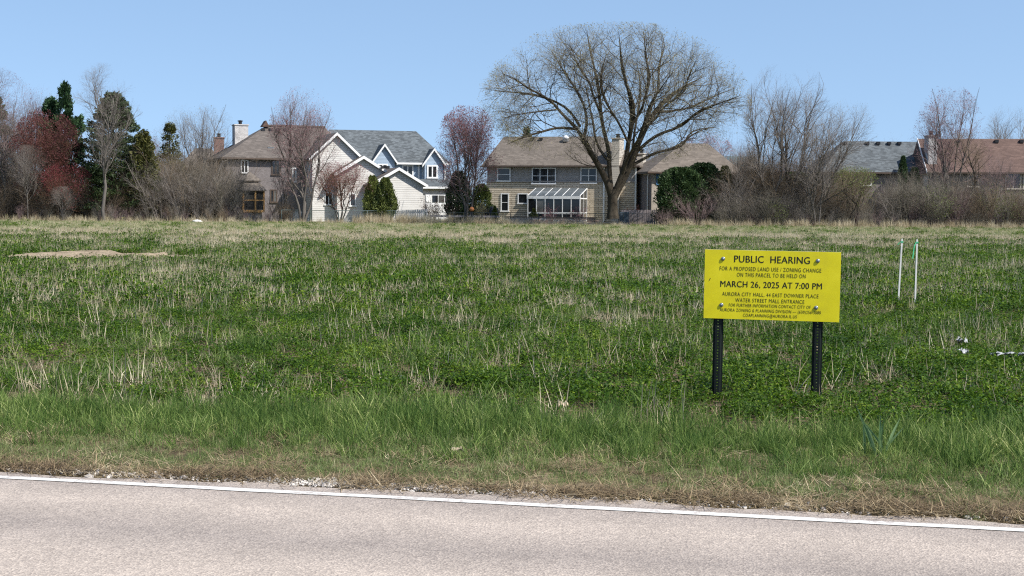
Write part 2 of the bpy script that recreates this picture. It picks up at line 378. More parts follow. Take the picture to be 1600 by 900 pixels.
# ------------------------------------------------------------------ scatter by geometry nodes (uncountable ground cover)
def scatter(name, protos, pts, rot, scl, idx, label, cat, kind='stuff'):
    c = bpy.data.collections.new(name + '_sources')
    for i, (me, mat) in enumerate(protos):
        if len(me.materials) == 0: me.materials.append(mat)
        o = bpy.data.objects.new('%s_source_%02d' % (name, i), me); c.objects.link(o)
    me = bpy.data.meshes.new(name); n = len(pts); me.vertices.add(n)
    me.vertices.foreach_set('co', np.asarray(pts, dtype=np.float32).ravel())
    for nm, arr, ty, key in (('rot', rot, 'FLOAT_VECTOR', 'vector'), ('scl', scl, 'FLOAT_VECTOR', 'vector'), ('idx', idx, 'INT', 'value')):
        a = me.attributes.new(nm, ty, 'POINT'); a.data.foreach_set(key, np.asarray(arr, dtype=np.int32 if ty == 'INT' else np.float32).ravel())
    o = bpy.data.objects.new(name, me); COL.objects.link(o); tag(o, label, cat, kind=kind)
    ng = bpy.data.node_groups.new(name, 'GeometryNodeTree')
    ng.interface.new_socket('Geometry', in_out='INPUT', socket_type='NodeSocketGeometry')
    ng.interface.new_socket('Geometry', in_out='OUTPUT', socket_type='NodeSocketGeometry')
    N = ng.nodes; gi = N.new('NodeGroupInput'); go = N.new('NodeGroupOutput')
    ip = N.new('GeometryNodeInstanceOnPoints'); ci = N.new('GeometryNodeCollectionInfo')
    ci.inputs['Collection'].default_value = c; ci.inputs['Separate Children'].default_value = True; ci.inputs['Reset Children'].default_value = True
    def na(nm, ty):
        k = N.new('GeometryNodeInputNamedAttribute'); k.data_type = ty; k.inputs[0].default_value = nm
        return [s for s in k.outputs if s.enabled][0]
    L = ng.links
    L.new(gi.outputs[0], ip.inputs['Points']); L.new(ci.outputs[0], ip.inputs['Instance']); ip.inputs['Pick Instance'].default_value = True
    L.new(na('idx', 'INT'), ip.inputs['Instance Index'])
    e2r = N.new('FunctionNodeEulerToRotation'); L.new(na('rot', 'FLOAT_VECTOR'), e2r.inputs[0]); L.new(e2r.outputs[0], ip.inputs['Rotation'])
    L.new(na('scl', 'FLOAT_VECTOR'), ip.inputs['Scale']); L.new(ip.outputs[0], go.inputs[0])
    md = o.modifiers.new('scatter', 'NODES'); md.node_group = ng
    return o

def rhombs(C, A, B, rnd):
    """leaf rhombs: centre C, half-length vector A, half-width vector B"""
    n = len(C); V = np.stack([C - A, C + B, C + A, C - B], 1).reshape(-1, 3)
    Q = np.arange(n * 4).reshape(n, 4); return V, Q, np.repeat(rnd, 4)
def unit(a): return a / np.maximum(np.linalg.norm(a, axis=-1, keepdims=True), 1e-9)

def alfalfa_clump(rng, rad, h, stems, leaves, ls):
    th = rng.uniform(0, 2 * np.pi, stems); rr = rad * np.sqrt(rng.uniform(0, 1, stems))
    bx, by = rr * np.cos(th), rr * np.sin(th); hh = h * (1 - 0.55 * (rr / rad) ** 2) * rng.uniform(.55, 1.15, stems)
    C, A, B, Q = [], [], [], []
    k = stems * leaves; s = np.repeat(np.arange(stems), leaves)
    tt = rng.uniform(0.25, 1, k) ** 0.7
    C = np.stack([bx[s] * (1 + .3 * tt) + rng.normal(0, .018, k), by[s] * (1 + .3 * tt) + rng.normal(0, .018, k), hh[s] * tt], 1)
    az = rng.uniform(0, 2 * np.pi, k); el = rng.normal(.25, .45, k)
    A = np.stack([np.cos(az) * np.cos(el), np.sin(az) * np.cos(el), np.sin(el)], 1)
    Bv = unit(np.cross(A, np.array([0, 0, 1.]) + rng.normal(0, .35, (k, 3))))
    sz = ls * rng.uniform(.7, 1.3, k)[:, None]
    V, q, r = rhombs(C, A * sz, Bv * sz * .55, rng.uniform(0, 1, k))
    return mesh_np('alfalfa_clump', V, q, attr=r)

def blades(rng, n, rad, hmin, hmax, w, bend, flat=0.0, name='blades', kink=0.0, tiltm=1.25):
    th = rng.uniform(0, 2 * np.pi, n); rr = rad * np.sqrt(rng.uniform(0, 1, n))
    P = np.stack([rr * np.cos(th), rr * np.sin(th), np.zeros(n)], 1)
    az = rng.uniform(0, 2 * np.pi, n); el = np.clip(rng.normal(tiltm, .30, n), .25, 1.55)
    if flat: el = np.clip(rng.normal(.12, .15, n), .0, .6); P[:, 2] = rng.uniform(0.002, .03, n)
    L = rng.uniform(hmin, hmax, n); d = np.stack([np.cos(az) * np.cos(el), np.sin(az) * np.cos(el), np.sin(el)], 1)
    faz = rng.uniform(0, 2 * np.pi, n); side = np.stack([np.cos(faz), np.sin(faz), np.zeros(n)], 1)
    if flat: side = unit(np.cross(d, [0, 0, 1.]))
    ww = w * rng.uniform(.6, 1.4, n); rings = []; widths = (1, .85, .6, .08); c = P.copy(); dd = d.copy()
    for k in range(4):
        hw = (ww * widths[k] / 2)[:, None]
        rings += [c - side * hw, c + side * hw]
        c = c + dd * (L / 3)[:, None]
        g = np.zeros((n, 3)); g[:, 2] = -bend * rng.uniform(.2, 1.6, n); g[:, :2] = d[:, :2] * bend * .6
        if kink:
            kk = (rng.uniform(0, 1, n) < kink)[:, None]; g = g + kk * rng.normal(0, .9, (n, 3))
        dd = unit(dd + g)
        c[:, 2] = np.maximum(c[:, 2], .004)
    V = np.stack(rings, 1).reshape(-1, 3); o = np.arange(n)[:, None] * 8
    Q = np.concatenate([o + np.array([0, 1, 3, 2]), o + np.array([2, 3, 5, 4]), o + np.array([4, 5, 7, 6])])
    return mesh_np(name, V, Q, attr=np.repeat(rng.uniform(0, 1, n), 8))

# cheap smooth value noise for where things grow
class VN:
    def __init__(s, seed): s.g = np.random.default_rng(seed).uniform(0, 1, (256, 256))
    def __call__(s, x, y, sc):
        x = np.asarray(x) * sc + 400.3; y = np.asarray(y) * sc + 300.7
        i = np.floor(x).astype(int); j = np.floor(y).astype(int); u = x - i; v = y - j
        u = u * u * (3 - 2 * u); v = v * v * (3 - 2 * v); G = lambda a, b: s.g[a % 256, b % 256]
        return G(i, j) * (1 - u) * (1 - v) + G(i + 1, j) * u * (1 - v) + G(i, j + 1) * (1 - u) * v + G(i + 1, j + 1) * u * v
    def f(s, x, y, sc): return .55 * s(x, y, sc) + .3 * s(x, y, sc * 2.1) + .15 * s(x, y, sc * 4.3)
V1, V2, V3 = VN(1), VN(2), VN(3)

def field_pts(rng, d0, d1, per_m2, margin=2.6, w=0.39):
    """random points on the ground between depths d0 and d1 in a wedge somewhat wider than the view"""
    n = int(per_m2 * w * (d1 * d1 - d0 * d0) + per_m2 * 2 * margin * (d1 - d0))
    y = np.sqrt(rng.uniform(d0 * d0, d1 * d1, n)); x = rng.uniform(-1, 1, n) * (w * y + margin)
    return x, y
def eul(rng, n, tilt=0.08): return np.stack([rng.normal(0, tilt, n), rng.normal(0, tilt, n), rng.uniform(0, 6.283, n)], 1)

# bare dirt patch: where nothing grows
DP = [ground(22, 398), ground(305, 403)]
dc = (DP[0] + DP[1]) / 2
DM, DT = ground(106, 408), ground(242, 406)
def dirt_f(x, y):
    a = 1 - ((x - DM.x) / 2.1) ** 2 - ((y - (DM.y + 1.3)) / 3.4) ** 2
    c = 1 - ((x - DT.x) / 1.7) ** 2 - ((y - DT.y - .3) / 1.9) ** 2
    return np.maximum(a, c) + (V2(x, y, .9) - .5) * .5
def in_dirt(x, y): return dirt_f(x, y) > -.12
def bare(x, y):     # scattered small bare spots in the near field
    return V3.f(x, y, .45) > .735
s_np = lambda x, y: (x - RO.x) * rn.x + (y - RO.y) * rn.y

rng = np.random.default_rng(11)
AL = [(alfalfa_clump(rng, .20, .15, 26, 11, .0135), M['alfalfa']) for _ in range(5)] + \
     [(alfalfa_clump(rng, .30, .19, 40, 7, .021), M['alfalfa']) for _ in range(4)]
px_, py_, sc_, ix_ = [], [], [], []
for d0, d1, den, lo, hi, s0, s1 in ((8.6, 22, 21, 0, 5, .6, 1.3), (22, 48, 11.0, 5, 9, .8, 1.35), (48, 80, 5.0, 5, 9, 1.0, 1.6), (80, 118, 1.4, 5, 9, 1.0, 1.6)):
    x, y = field_pts(rng, d0, d1, den)
    f = V1.f(x, y, .30); s = s_np(x, y)
    sv = np.where(s > 3.1 + (V2(x, y, .6) - .5) * 1.0, 1, 0) * (~in_dirt(x, y)) * (~bare(x, y))
    far = np.clip((y - 46) / 34, 0, 1)
    keep = (sv > 0) & (rng.uniform(0, 1, len(x)) < np.clip(1.75 - 1.5 * f - 1.25 * far, .06, 1))
    x, y, f = x[keep], y[keep], f[keep]
    px_.append(x); py_.append(y); sc_.append(rng.uniform(s0, s1, len(x)) * (1.25 - .5 * f)); ix_.append(rng.integers(lo, hi, len(x)))
x, y, sc, ix = map(np.concatenate, (px_, py_, sc_, ix_)); n = len(x)
scatter('alfalfa', AL, np.stack([x, y, np.zeros(n)], 1), eul(rng, n), np.stack([sc, sc, sc * rng.uniform(.7, 1.3, n)], 1), ix,
        'low dark green alfalfa leaves covering the field', 'alfalfa')
print('alfalfa', n)

# standing dead stalks
ST = [(blades(rng, 8, .07, .08, .24, .0042, .12, name='stalk_tuft', kink=.25), M['straw']) for _ in range(4)] + \
     [(blades(rng, 16, .16, .12, .30, .008, .08, name='stalk_patch', kink=.15), M['straw']) for _ in range(4)]
px_, py_, sc_, ix_ = [], [], [], []
for d0, d1, den, lo, hi, s0, s1, thr in ((9.5, 22, 26, 0, 5, .5, 1.15, .48), (22, 48, 34, 2, 8, .6, 1.25, .42), (48, 80, 20, 4, 8, .65, 1.3, .30), (80, 119, 4.5, 4, 8, .5, 1.0, .30)):
    x, y = field_pts(rng, d0, d1, den)
    f = V2.f(x, y, .35) * .65 + V1.f(x, y, .08) * .35; s = s_np(x, y)
    band = np.clip((s - 2.3) / 1.2, 0, 1)
    keep = (~in_dirt(x, y)) & (s > 2.0) & (rng.uniform(0, 1, len(x)) < np.clip((f - thr + .07) * 6, .09, 1) * band)
    x, y, f = x[keep], y[keep], f[keep]
    px_.append(x); py_.append(y); sc_.append(rng.uniform(s0, s1, len(x))); ix_.append(rng.integers(lo, hi, len(x)))
x, y, sc, ix = map(np.concatenate, (px_, py_, sc_, ix_)); n = len(x)
scatter('dead_stalks', ST, np.stack([x, y, np.zeros(n)], 1), eul(rng, n, .15), np.stack([sc, sc, sc * rng.uniform(.7, 1.25, n)], 1), ix,
        'pale dead stalks standing in tufts across the alfalfa field', 'dead stalks')
print('stalks', n)

# grass tufts among the alfalfa, and the thick roadside strip
GR = [(blades(rng, 48, .12, .07, .27, .0060, .26, name='grass_tuft', tiltm=1.12), M['grass']) for _ in range(4)] + [(blades(rng, 24, .10, .12, .34, .0095, .24, name='broad_grass_tuft', tiltm=1.0), M['grass']) for _ in range(2)]
LG = [(blades(rng, 50, .14, .05, .16, .0050, .34, name='short_grass', tiltm=1.0), M['lawn']) for _ in range(4)]
px_, py_, sc_, ix_ = [], [], [], []
u = rng.uniform(-9, 9, 12000); s = rng.uniform(.26, 3.9, 12000)
e1 = .32 + .22 * (V2(u, s * 0, .8) - .5); e2 = 3.35 + 1.0 * (V1(u, s * 0, .5) - .5)
k = (s > e1) & (s < e2) & (rng.uniform(0, 1, 12000) < np.clip((s - .2) / .5, .3, 1)) & (rng.uniform(0, 1, 12000) < np.clip((e2 - s) / .5, 0.15, 1) * np.clip(1.6 - 1.2 * V3.f(u, s, .7), .3, 1))
u, s = u[k], s[k]
pts = np.array([road(a, c) for a, c in zip(u, s)])[:, :2]
px_.append(pts[:, 0]); py_.append(pts[:, 1])
sc_.append(rng.uniform(.5, 1.0, len(u)) * np.clip(.62 + .2 * (s - 1), .5, 1.0) * (.62 + .75 * V2.f(u, s, 1.3))); 
ix_.append(np.where(rng.uniform(0, 1, len(u)) < np.clip(1.15 - .62 * (s - .6), .06, 1), rng.integers(6, 10, len(u)), rng.integers(0, 6, len(u))))
x, y = field_pts(rng, 11, 60, 2.0); f = V3.f(x, y, .22); k = (f > .56) & (~in_dirt(x, y)) & (s_np(x, y) > 3) & (rng.uniform(0, 1, len(x)) < np.clip((f - .54) * 9, .1, 1))
x, y = x[k], y[k]; px_.append(x); py_.append(y); sc_.append(rng.uniform(.7, 1.15, len(x))); ix_.append(rng.integers(0, 6, len(x)))
x, y = field_pts(rng, 11, 60, 3.2); f = V1.f(x, y, .4); k = (~in_dirt(x, y)) & (s_np(x, y) > 3) & (rng.uniform(0, 1, len(x)) < np.clip((f - .38) * 4, .05, 1)); x, y = x[k], y[k]
px_.append(x); py_.append(y); sc_.append(rng.uniform(.9, 1.7, len(x))); ix_.append(rng.integers(6, 10, len(x)))
for gx, gy, cnt, spread, sz in ((640, 560, 26, .42, 1.15), (560, 600, 6, .2, 1.0), (60, 610, 22, .5, 1.05), (180, 600, 14, .5, .95), (1290, 520, 10, .3, .9), (190, 545, 14, .45, 1.0), (400, 545, 12, .4, 1.0),
                        (880, 560, 10, .3, .9), (1500, 520, 18, .6, .9), (1000, 525, 12, .4, .9), (1080, 545, 10, .4, .9), (660, 640, 16, .3, 1.0), (820, 620, 6, .2, .8), (990, 660, 22, .5, 1.0), (1120, 670, 20, .5, 1.0)):
    c = ground(gx, gy); px_.append(c.x + rng.normal(0, spread, cnt)); py_.append(c.y + rng.normal(0, spread * 1.3, cnt))
    sc_.append(rng.uniform(.7, 1.2, cnt) * sz); ix_.append(rng.integers(0, 6, cnt))
x, y = field_pts(rng, 60, 119, 4.0); k = rng.uniform(0, 1, len(x)) < .75 * np.clip((y - 55) / 20, 0, 1)
x, y = x[k], y[k]; px_.append(x); py_.append(y); sc_.append(rng.uniform(1.0, 1.7, len(x))); ix_.append(rng.integers(6, 10, len(x)))
x, y, sc, ix = map(np.concatenate, (px_, py_, sc_, ix_)); n = len(x)
scatter('roadside_grass', GR + LG, np.stack([x, y, np.zeros(n)], 1), eul(rng, n, .1), np.stack([sc, sc, sc], 1), ix,
        'blue-green grass blades along the road and in tufts over the field', 'grass')
print('grass', n)

# flattened dry thatch between grass and asphalt
TH = [(blades(rng, 80, .16, .05, .16, .0042, .02, flat=1, name='thatch_mat', kink=.3), M['thatch']) for _ in range(5)]
u = rng.uniform(-9, 9, 4200); s = rng.uniform(.16, 1.9, 4200)
k = rng.uniform(0, 1, 4200) < np.where(s < .48, np.clip((s - .17) * 7, 0, 1) * .9, .09); u, s = u[k], s[k]
pts = np.array([road(a, c) for a, c in zip(u, s)])
x2, y2 = field_pts(rng, 11, 30, 2.5); k2 = rng.uniform(0, 1, len(x2)) < .5
pts = np.concatenate([pts, np.stack([x2[k2], y2[k2], np.zeros(k2.sum())], 1)]); n = len(pts); sc = rng.uniform(.7, 1.2, n)
scatter('thatch', TH, pts, eul(rng, n, .03), np.stack([sc, sc, sc], 1), rng.integers(0, 5, n),
        'brown flattened dead grass along the edge of the road', 'dead grass')

# gravel spilled along the asphalt edge
GM = [plain('pale_limestone', (0.52, 0.48, 0.43), .85, .2, 30), plain('grey_limestone', (0.34, 0.31, 0.28), .85, .2, 30)]
PB = []
for i in range(4):
    r8 = rng.uniform(.6, 1.15, 26); bm = []
    prof = [(.05, -.5), (.75, -.4), (1, 0), (.7, .42), (.05, .5)]
    mb = MB(); mb.lathe([(r * (1 + rng.normal(0, .15)), z * .7) for r, z in prof], 6)
    mb.v = [(a * rng.uniform(.75, 1.25), c * rng.uniform(.75, 1.25), d * rng.uniform(.8, 1.2)) for a, c, d in mb.v]
    PB.append((mb.mesh('pebble'), GM[i % 2]))
u = np.concatenate([rng.uniform(-9, 9, 1500), rng.normal(-.75, .35, 1100), rng.normal(.3, .25, 150), rng.normal(-2.2, .8, 250)])
s = np.concatenate([.24 + np.abs(rng.normal(0, .10, 1500)), .34 + rng.normal(0, .055, 1100), .30 + rng.normal(0, .04, 150), .30 + rng.normal(0, .05, 250)])
pts = np.array([road(a, c, .006) for a, c in zip(u, s)]); n = len(pts); sc = rng.uniform(.004, .013, n) * np.where(rng.uniform(0, 1, n) < .06, 2.0, 1)
scatter('gravel', PB, pts, eul(rng, n, .5), np.stack([sc, sc, sc], 1), rng.integers(0, 4, n),
        'pale gravel spilled along the crumbling asphalt edge', 'gravel')

# bare dirt mound
t = NT('dry_dirt'); p = t.pos(); f = t.math('ADD', t.math('MULTIPLY', t.noise(p, 2, 4), .5), t.math('MULTIPLY', t.noise(p, 16, 4), .5))
t.color(t.ramp(f, [(.35, (.15, .115, .075)), (.5, (.26, .205, .14)), (.68, (.35, .285, .20))])).rough(.95, .1); t.bump(t.noise(p, 20, 5), .9, .05); M['dirt'] = t.m
gx = np.linspace(DM.x - 2.4, DT.x + 2.0, 90); gy = np.linspace(DM.y - 2.2, DM.y + 5.4, 60); X, Y = np.meshgrid(gx, gy, indexing='ij')
ell = dirt_f(X, Y)
Z = np.clip(ell * 1.6, -.3, 1) * .15 * np.where(X > DM.x + 2.1, .62, 1) + (V1.f(X + 9, Y, 2.0) - .4) * .14 * np.clip(ell * 3, 0, 1) + (V3.f(X, Y, 6) - .5) * .05 * np.clip(ell * 4, 0, 1)
Z = np.where(ell < -.08, -.05, Z)
i = np.arange(90 * 60).reshape(90, 60); Q = np.stack([i[:-1, :-1], i[1:, :-1], i[1:, 1:], i[:-1, 1:]], -1).reshape(-1, 4)
dm = link('dirt_mound', mesh_np('dirt_mound', np.stack([X, Y, Z], -1), Q, smooth=True), M['dirt'])
tag(dm, 'low patch of bare tan dirt in the field', 'dirt mound', kind='structure')

# ------------------------------------------------------------------ houses (real depth, local frames)
class House:
    def __init__(s, name, label, px, Y, rz, cat='house'):
        s.o = base(px, Y); s.rz = R(rz); s.t = thing(name, label, cat, s.o, s.rz)
        s.inv = Matrix.Rotation(-s.rz, 3, 'Z')
    def F(s, px, py, ly):          # pixel -> local (x, z) on the local plane y = ly
        c = s.inv @ (CAM - s.o); d = s.inv @ ray(px, py); k = (ly - c.y) / d.y
        p = c + d * k; return p.x, p.z
    def X(s, px, ly, py=300): return s.F(px, py, ly)[0]
    def Z(s, px, py, ly): return s.F(px, py, ly)[1]

def hip_roof(h, x0, x1, y0, y1, ze, zr, rx0, rx1, mat, ov=0.4, th=0.18, yr=None, parent=None):
    b = MB(); yr = (y0 + y1) / 2 if yr is None else yr
    X0, X1, Y0, Y1 = x0 - ov, x1 + ov, y0 - ov, y1 + ov
    b.add([(X0, Y0, ze - th), (X1, Y0, ze - th), (X1, Y1, ze - th), (X0, Y1, ze - th), (X0, Y0, ze), (X1, Y0, ze), (X1, Y1, ze), (X0, Y1, ze), (rx0, yr, zr), (rx1, yr, zr)],
          [(0, 3, 2, 1), (0, 1, 5, 4), (1, 2, 6, 5), (2, 3, 7, 6), (3, 0, 4, 7), (4, 5, 9, 8), (6, 7, 8, 9), (5, 6, 9), (7, 4, 8)])
    r = b.build('roof', mat, parent or h.t)
    g = MB(); g.box(X0 - .06, X1 + .06, Y0 - .10, Y0 - .005, ze - .16, ze - .02); g.build('gutter', M['gutter'], r)
    return r
def gable_wing(h, x0, x1, yf, yb, ze, zr, wall, roofm, ov=0.35, trim=True, zb=0.0):
    """gable facing the local front: walls + two roof slabs + white rake boards"""
    xm = (x0 + x1) / 2; hw = (x1 - x0) / 2; sl = (zr - ze) / hw
    b = MB(); b.prism([(x0, yf, zb), (x1, yf, zb), (x1, yf, ze), (xm, yf, zr - .02), (x0, yf, ze)], (0, yb - yf, 0)); w = b.build('wall', wall, h.t)
    b = MB(); th = .16
    for sx in (-1, 1):
        xe = xm + sx * (hw + ov); zee = zr - sl * (hw + ov)
        b.prism([(xm, yf - ov, zr), (xe, yf - ov, zee), (xe, yf - ov, zee + th), (xm, yf - ov, zr + th)], (0, yb - yf + ov, 0))
    r = b.build('roof', roofm, h.t)
    if trim:
        for sx in (-1, 1):
            b = MB(); xe = xm + sx * (hw + ov + .03); zee = zr - sl * (hw + ov + .03)
            b.prism([(xm, yf - ov - .05, zr - .10), (xe, yf - ov - .05, zee - .10), (xe, yf - ov - .05, zee + th + .02), (xm, yf - ov - .05, zr + th + .02)], (0, .045, 0))
            b.build('rake_board', M['white'], r)
    return w
def window(h, x0, x1, z0, z1, ly, n=2, rows=1, fw=.10, frame=None, parent=None):
    b = MB(); d0, d1 = ly - .07, ly + .02; frame = frame or M['white']
    b.box(x0, x0 + fw, d0, d1, z0, z1); b.box(x1 - fw, x1, d0, d1, z0, z1)
    b.box(x0 + fw, x1 - fw, d0, d1, z1 - fw, z1); b.box(x0 - .04, x1 + .04, d0 - .05, d1, z0 - .06, z0 + fw * .7)
    iw = (x1 - x0 - 2 * fw - (n - 1) * fw * .8) / n; xs = []
    x = x0 + fw
    for i in range(n):
        xs.append((x, x + iw)); x += iw
        if i < n - 1: b.box(x, x + fw * .8, d0 + .01, d1, z0 + fw * .7, z1 - fw); x += fw * .8
    zs = z0 + fw * .7; ih = (z1 - fw - zs)
    for r in range(1, rows):
        for a, c in xs: b.box(a, c, d0 + .02, d1, zs + ih * r / rows - .025, zs + ih * r / rows + .025)
    w = b.build('window', frame, parent or h.t)
    for a, c in xs:
        p = MB(); p.box(a - .005, c + .005, ly - .03, ly + .01, zs - .005, z1 - fw + .005); p.build('pane', M['glass'], w)
    return w
def wpx(h, p0, p1, q0, q1, ly, n=2, rows=1, **k):
    xa, zb = h.F(p0, q1, ly); xb, za = h.F(p1, q0, ly); return window(h, xa, xb, zb, za, ly, n, rows, **k)
def chimney(h, x0, x1, y0, y1, z0, z1, mat, cap='metal_dark'):
    b = MB(); b.box(x0, x1, y0, y1, z0, z1); c = b.build('chimney', mat, h.t)
    b = MB(); b.box(x0 - .06, x1 + .06, y0 - .06, y1 + .06, z1, z1 + .12); b.build('crown', mat, c)
    xm, ym = (x0 + x1) / 2, (y0 + y1) / 2
    b = MB(); b.lathe([(.17, 0), (.17, .28), (.26, .30), (.26, .38), (.05, .42)], 12, (xm, ym, z1 + .12)); b.build('flue_cap', M[cap], c)
    return c
def walls(h, x0, x1, y0, y1, z1, mat, z0=0, name='wall'):
    b = MB(); b.box(x0, x1, y0, y1, z0, z1); return b.build(name, mat, h.t)
def vents(h, roof, pxs, py, ly):
    for p in pxs:
        x, z = h.F(p, py, ly); b = MB(); b.box(x - .16, x + .16, ly - .25, ly + .25, z - .12, z + .16); b.build('roof_vent', M['metal_dark'], roof)

# --- left house: mauve brick, hip roof, stepped white gables
A = House('suburban_house', 'two storey house with brown hip roof, white chimney and three stepped white gables', 480, 134, 21)
ax0, ax1 = A.X(353, 0), A.X(548, 0); aze = A.Z(420, 247, 0); azr = A.Z(460, 198, 5)
walls(A, ax0, ax1, 0, 10, aze - .05, M['mauve_brick'])
ar = hip_roof(A, ax0, ax1, 0, 10, aze, azr, A.X(416, 5, 198), A.X(508, 5, 198), M['brown_roof'])
b = MB(); b.bar((A.X(414, 5, 198), 5, azr + .06), (A.X(508, 5, 198), 5, azr + .06), .35, .16); b.build('ridge_cap', M['brown_roof'], ar)
b = MB(); b.prism([(A.X(410, 4.4, 200), 4.4, azr - .1), (A.X(421, 4.4, 200), 4.4, azr - .1), (A.X(416, 4.4, 193), 4.4, azr + .5)], (0, 1.2, 0)); b.build('roof_peak', M['red_roof'], ar)
vents(A, ar, (411, 423, 434, 446), 203, 4.3)
x, z = A.F(422, 232, 1.6); b = MB(); b.box(x - .3, x + .3, 1.2, 1.9, z - .25, z + .1); b.build('skylight', M['roof_glass'], ar)
chimney(A, A.X(367, 5.6, 220), A.X(388, 5.6, 220), 5.6, 7.0, aze - 1, A.Z(377, 196, 5.6), M['white_brick'])
wpx(A, 376, 388, 250, 270, 0, 2); wpx(A, 424, 438, 250, 273, 0, 2, frame=M['gutter']); wpx(A, 422, 433, 296, 316, 0, 2, frame=M['gutter']); wpx(A, 452, 463, 262, 284, 0, 2)
wx0, wx1 = A.X(488, -3.2), A.X(562, -3.2); gable_wing(A, wx0, wx1, -3.2, 5, A.Z(525, 245, -3.2), A.Z(525, 210, -3.2), M['white_siding'], M['brown_roof'])
wx0, wx1 = A.X(527, -4.4), A.X(606, -4.4); gable_wing(A, wx0, wx1, -4.4, 2, A.Z(567, 271, -4.4), A.Z(567, 246.5, -4.4), M['white_siding'], M['brown_roof'])
wx0, wx1 = A.X(582, -6.4), A.X(661, -6.4); gable_wing(A, wx0, wx1, -6.4, .4, A.Z(622, 288, -6.4), A.Z(622, 264.5, -6.4), M['white_siding'], M['brown_roof'])
for p in (597, 606):
    x, z = A.F(p, 262, -5); b = MB(); b.box(x - .12, x + .12, -5.2, -4.9, z - .1, z + .16); b.build('roof_vent', M['metal_dark'], ar)
wpx(A, 546, 556, 302, 322, -4.4, 1); wpx(A, 507, 520, 300, 320, -3.2, 2)

# --- blue house behind it
B = House('suburban_house', 'blue sided house with grey roof and two white trimmed dormers behind the white gables', 640, 152, 14)
bx0, bx1 = B.X(500, 0), B.X(697, 0); bze = B.Z(690, 255, 0); bzr = B.Z(600, 204, 5)
walls(B, bx0, bx1, 0, 10, bze - .05, M['blue_siding'])
br = hip_roof(B, bx0, bx1, 0, 10, bze, bzr, B.X(515, 5, 203), B.X(650, 5, 205), M['grey_roof'])
b = MB(); b.box(bx0 - .4, bx1 + .45, -.52, -.405, bze - .2, bze); b.build('gutter', M['white'], br)
for p0, p1, ap, ev, yf, zb in ((584.5, 616.5, 227, 250, -1.6, 281), (663.5, 692, 234, 254, -1.0, 281)):
    w0, w1 = B.X(p0, yf), B.X(p1, yf); pm = (p0 + p1) / 2
    gable_wing(B, w0, w1, yf, 3, B.Z(pm, ev, yf), B.Z(pm, ap, yf), M['blue_siding'], M['grey_roof'], .28, True, zb=0)
wpx(B, 590, 606, 256, 276, -1.6, 2, fw=.14); wpx(B, 628, 646, 258, 276, 0, 2, fw=.14); wpx(B, 667, 684, 258, 278, -1.0, 2, fw=.16)
for p in (654, 661.5, 695): 
    x = B.X(p, -.05); b = MB(); b.box(x - .09, x + .09, -.12, -.005, B.Z(p, 281, 0), bze - .06); b.build('corner_board', M['white'], B.t)
gx0, gx1 = B.X(661, -3.4), B.X(711, -3.4); gze = B.Z(690, 292, -3.4); gzt = B.Z(690, 280.5, 0)
walls(B, gx0, gx1, -3.4, -1.05, gze - .02, M['white_brick'])
b = MB(); b.prism([(gx0 - .3, -3.75, gze), (gx0 - .3, -1.02, gzt), (gx0 - .3, -1.02, gzt - .14), (gx0 - .3, -3.75, gze - .14)], (gx1 - gx0 + .6, 0, 0)); b.build('porch_roof', M['grey_roof'], B.t)
b = MB(); b.box(gx0 - .34, gx1 + .34, -3.86, -3.76, gze - .2, gze + .02); b.build('gutter', M['white'], br)
d0, d1 = B.X(665, -3.5), B.X(705, -3.5); dz = B.Z(685, 304, -3.5)
b = MB(); b.box(d0, d1, -3.46, -3.402, 0, dz); gd = b.build('garage_door', M['white'], B.t)
for i in range(4):
    for j in range(3):
        xa = d0 + (d1 - d0) * (i + .08) / 4; xb = d0 + (d1 - d0) * (i + .92) / 4; za = dz * (j + .1) / 3; zb = dz * (j + .9) / 3
        b = MB(); b.box(xa, xb, -3.50, -3.462, za, zb); b.build('door_panel', M['glass'] if j == 2 and i in (1, 2, 3) else M['white'], gd)

# --- centre house: ledge stone, taupe siding, sunroom
Cc = House('suburban_house', 'two storey stone and taupe siding house with white framed sunroom behind the great tree', 880, 135, -16)
cx0, cx1 = Cc.X(760, 0), Cc.X(993, 0); cze = Cc.Z(880, 258.5, 0); czr = Cc.Z(860, 213.5, 4.5); czs = Cc.Z(880, 284, 0)
walls(Cc, cx0, cx1, 0, 9, czs, M['stone'], 0, 'stone_wall')
walls(Cc, cx0 + .06, cx1 - .06, .06, 8.94, cze - .04, M['taupe_siding'], czs, 'siding_wall')
cr = hip_roof(Cc, cx0, cx1, 0, 9, cze, czr, Cc.X(787, 4.5, 214), Cc.X(938, 4.5, 214), M['taupe_roof'])
b = MB(); b.box(cx0, cx1, -.08, -.003, czs - .05, czs + .08); b.build('trim_board', M['taupe_siding'], Cc.t)
for p in (993.5, 944):
    x = Cc.X(p, -.05); b = MB(); b.box(x - .1, x + .06, -.13, -.082, .1, cze - .2); b.build('downspout', M['white'], Cc.t)
chimney(Cc, Cc.X(955, -.5), Cc.X(967, -.5), -.5, 1.6, 0, Cc.Z(962, 217, -.5), M['cream_siding'])
chimney(Cc, Cc.X(995, 3.0), Cc.X(1004, 3.0), 3.0, 4.6, 0, Cc.Z(1000, 241, 3.0), M['cream_siding'])
wpx(Cc, 777, 798, 262, 283, 0, 1, 2); wpx(Cc, 831, 869, 262, 287, 0, 3, 2); wpx(Cc, 907, 933, 262, 286.5, 0, 2, 2)
wpx(Cc, 782.5, 795.5, 302, 330, 0, 1, 2); wpx(Cc, 809, 825, 302, 318, 0, 1)
vents(Cc, cr, (831, 845), 218, 3.9)
x, z = Cc.F(884, 215, 3.6)
